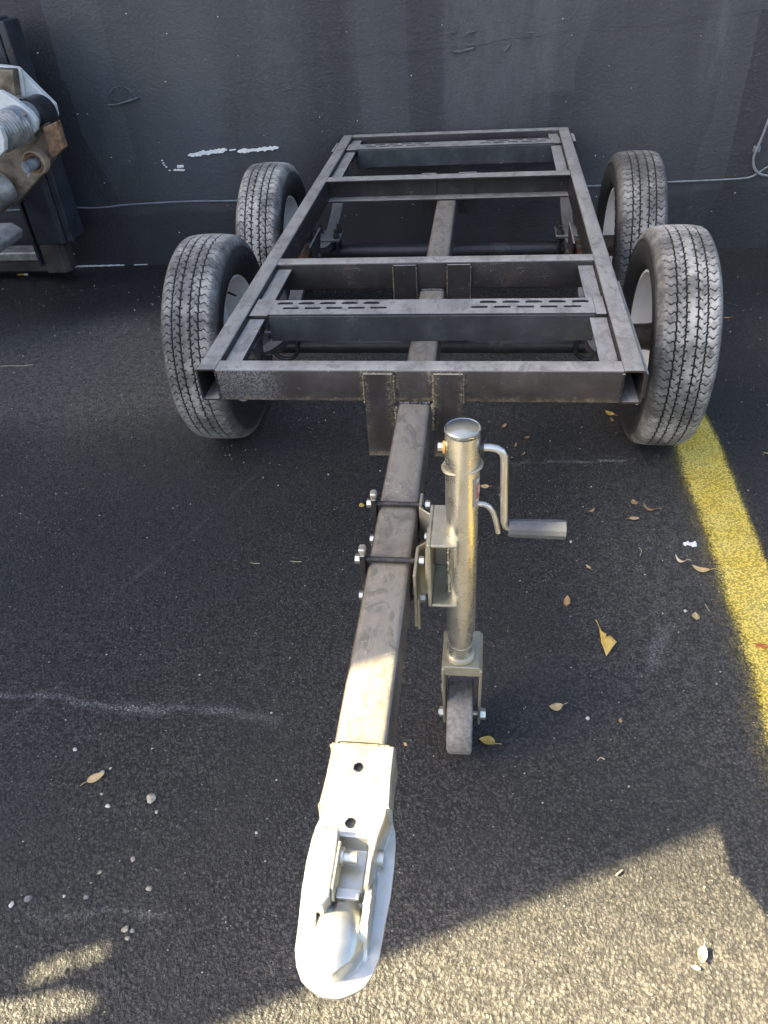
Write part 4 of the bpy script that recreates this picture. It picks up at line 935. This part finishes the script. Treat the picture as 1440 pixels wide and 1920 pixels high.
def torn_leaf():
    k = scale_at(1133, 1200); x, y = gp(1133, 1200); pts = [(-7, 22, 4), (-3, 12, 6), (4, 8, 7), (2, 3, 5), (10, 4, 8), (20, -9, 11), (-1, -30, 2), (-7, -6, 3)]; cen = (3, -6, 1.5)
    rim_ = []
    for i, p in enumerate(pts):
        q = pts[(i+1) % len(pts)]; rim_ += [p, tuple((a+b)/2+random.uniform(-.8, .8) for a, b in zip(p, q))]
    m = MB(); n = len(rim_); P = [(a*k, b*k*1.35, c*k) for a, b, c in rim_]; c0 = tuple(v*k for v in cen); mid_ = [tuple(a*.5+b*.5 for a, b in zip(p, c0)) for p in P]
    m.add(P+mid_+[c0], [(i, (i+1) % n, n+(i+1) % n, n+i) for i in range(n)]+[(n+i, n+(i+1) % n, 2*n) for i in range(n)])
    m.sweep([(-7*k, 29*k, 4*k), (-9*k, 40*k, 5*k), (-11*k, 48*k, 3*k)], .8*k, 5)
    o = m.build('fallen_leaf', M_LEAFY, ang=60, loc=(x, y, gz(x, y)+.002)); so = o.modifiers.new('thickness', 'SOLIDIFY'); so.thickness = .0004
    tag(o, 'big torn golden brown leaf with a long stalk', 'leaf', 'dry leaves scattered on the asphalt')
torn_leaf()
leaf((1042, 1327), 26, 100, M_LEAFT, 'curled tan leaf lying right of the jack castor', .62, .7)
leaf((914, 1393), 32, 70, M_LEAFY, 'folded golden leaf lying against the jack castor', .6, .4, .9)
leaf((1163, 1352), 10, 0, M_LEAFB, 'tiny reddish brown leaf scrap on the lower right asphalt', .7, .3)
leaf((1428, 1212), 30, 75, M_LEAFR, 'orange red leaf on the yellow line at the right edge', .35, .3)
leaf((1362, 597), 13, 85, M_LEAFB, 'small orange brown leaf just right of the front right tyre', .35, .3)
leaf((1436, 851), 13, 80, M_LEAFT, 'small tan leaf at the right edge beyond the yellow line', .4, .3)
leaf((678, 949), 13, 15, M_LEAFY, 'small triangular orange leaf left of the tongue clamp', .8, .4, stem=0)
leaf((1316, 1793), 34, 160, M_LEAFP, 'pale crumpled leaf lit by the sun at the lower right', .5, .6, .6)
leaf((1304, 1815), 18, 80, M_LEAFP, 'small white leaf scrap beside the sunlit crumpled leaf', .5, .2, stem=0)
leaf((760, 1396), 10, 40, M_LEAFT, 'tiny tan scrap between the tongue and the jack castor', .6, .3, stem=0)

def pebble(pxy, dpx, mat, label, flat=.7):
    k = scale_at(*pxy); r = dpx*k/2*.84; x, y = gp(*pxy); bm = bmesh.new(); bmesh.ops.create_icosphere(bm, subdivisions=2, radius=r); ph = [random.uniform(0, 6) for _ in range(4)]
    for v in bm.verts:
        n = v.co.normalized(); v.co *= random.uniform(.90, 1.10)+.18*math.sin(3*n.x+ph[0])*math.cos(2.3*n.y+ph[1])+.10*math.sin(5*n.z+ph[2]); v.co.z *= flat; v.co.x *= 1.15
    me = bpy.data.meshes.new('pebble'); bm.to_mesh(me); bm.free(); o = link('pebble', me, mat, loc=(x, y, gz(x, y)+r*flat*.55)); o.rotation_euler = (0, 0, ph[3])
    me.polygons.foreach_set('use_smooth', [True]*len(me.polygons)); me.set_sharp_from_angle(angle=R(14))
    return tag(o, label, 'pebble', 'pebbles scattered on the asphalt')
pebble((284, 1497), 20, M_STONE, 'largest pale pebble, right of the smooth tan leaf', .6)
pebble((141, 1406), 9, M_STONEW, 'small white pebble above the smooth tan leaf')
pebble((192, 1447), 7, M_STONEW, 'tiny white pebble touching the stalk end of the tan leaf')
pebble((207, 1440), 6, M_STONEW, 'tiny white pebble just beyond the stalk of the tan leaf')
pebble((191, 1489), 7, M_STONE, 'tiny cream pebble just below the smooth tan leaf')
pebble((202, 1511), 10, M_STONEW, 'oval white pebble below left of the largest pebble')
pebble((293, 1522), 6, M_STONEW, 'tiny white pebble under the largest pale pebble')
pebble((480, 1560), 6, M_STONEW, 'single bright white pebble left of the coupler')
pebble((249, 1610), 10, M_STONE, 'cream pebble midway between largest pebble and the stone pair')
pebble((187, 1635), 8, M_STONE, 'small cream pebble left of the cream pebbles in the lower left')
pebble((279, 1665), 12, M_STONE, 'cream pebble above the pair of touching stones')
pebble((53, 1685), 14, M_STONEG, 'dark grey pebble casting a shadow at the lower left')
pebble((22, 1696), 11, M_STONEW, 'white pebble nearest the lower left edge')
pebble((162, 1682), 11, M_STONEG, 'upright grey pebble between the lower left stones')
pebble((235, 1742), 14, M_STONE, 'square tan pebble, larger of the touching stone pair')
pebble((248, 1745), 10, M_STONEG, 'grey pebble, smaller of the touching stone pair')
pebble((238, 1758), 10, M_STONE, 'flat tan chip below the touching stone pair', .4)
pebble((1102, 1346), 9, M_STONEW, 'white pebble right of the curled tan leaf')
pebble((1285, 1145), 7, M_STONEW, 'tiny white pebble left of the round pale leaf')
pebble((1070, 1016), 6, M_STONEW, 'tiny white pebble below the crank grip')
pebble((120, 1680), 6, M_STONEW, 'tiny white pebble among the lower left stones')
# fluff, butt, straws
fl = MB(); kx, ky = gp(1292, 1021); k = scale_at(1292, 1021)
for i in range(70):
    cx_, cy_ = random.choice(((-7, 1), (-3, 2), (1, 1), (5, -1), (9, -2), (10, 0))); r = random.uniform(1.2, 3.0)*k
    fl.lathe([(-r, .05*r), (-r*.6, r*.8), (0, r*random.uniform(.8, 1.2)), (r*.6, r*.8), (r, .05*r)], random.choice((0, 1, 2)), (kx+(cx_+random.gauss(0, 1.4))*k, ky+(cy_+random.gauss(0, 1.8))*k, gz(kx, ky)+.002+abs(random.gauss(0, 1.6))*k), 6)
tag(fl.build('cotton_tuft', M_FLUFF), 'white tuft of fluff lying left of the yellow line', 'fluff')
bx_, by_ = gp(43, 517); bt = MB(); bt.cyl((bx_-.028, by_, .007), (bx_+.010, by_+.001, .007), .006, seg=12, mi=0); bt.cyl((bx_+.0102, by_+.001, .007), (bx_+.030, by_+.002, .007), .006, seg=12, mi=1)
tag(bt.build('cigarette_butt', [M_ORANGE, M_LABELW]), 'orange and white cigarette butt near the wall below the loader', 'cigarette butt')
def straw(pts, r, label):
    P3 = [(*gp(x, y),) for x, y in pts]; tag(MB().sweep([(x, y, gz(x, y)+.003+.001*(i % 2)) for i, (x, y) in enumerate(P3)], r, 6).build('straw', M_TWIG), label, 'straw', 'dry straws on the asphalt')
straw([(0, 688), (20, 687), (45, 687), (62, 685)], .0022, 'long pale straw at the left edge of the asphalt')
straw([(1322, 1132), (1326, 1140), (1330, 1147)], .0010, 'short straw above the round pale leaf')
straw([(1198, 1026), (1203, 1033), (1200, 1042)], .0009, 'thin bent straw below the three brown leaves')
straw([(545, 1053), (556, 1055), (566, 1054)], .0011, 'pale straw on the asphalt left of the tongue')
straw([(470, 1056), (478, 1058), (488, 1057)], .0011, 'short pale straw farther left of the tongue')
straw([(1120, 1426), (1126, 1420), (1134, 1424)], .0012, 'curled straw on the lower right asphalt')
straw([(1155, 1642), (1160, 1638), (1166, 1632)], .0016, 'little straw in the sunlit patch')
# loose grit: too small to count
gr = MB()
for i in range(1500):
    yy = .25+3.3*random.random()**1.25; xl_, xr_ = -.75-.55*yy, .55+.30*yy; xx = random.uniform(xl_, xr_); r = random.choice((.0009, .0011, .0013, .0018))*random.uniform(.8, 1.3)*(1+.35*yy)
    if -.95 < xx < -.45 and yy < 1.1 and random.random() < .4: r *= 1.3
    z = gz(xx, yy)+r*.7; c = [(xx+random.uniform(-1, 1)*r, yy+random.uniform(-1, 1)*r, z+random.uniform(-.7, .7)*r) for _ in range(4)]
    gr.add([(xx+r, yy, z), (xx-r*.6, yy+r*.9, z-r*.2), (xx-r*.7, yy-r*.8, z-r*.1), (xx, yy, z+r*.9), (xx+.1*r, yy, z-r)], [(0, 1, 3), (1, 2, 3), (2, 0, 3), (1, 0, 4), (2, 1, 4), (0, 2, 4)], random.choice((0, 0, 1, 2, 2, 2)))
tag(gr.build('loose_grit', [M_STONE, M_STONEW, M_STONEG], smooth=False), 'fine pale grit sprinkled over the asphalt', 'grit', kind='stuff')
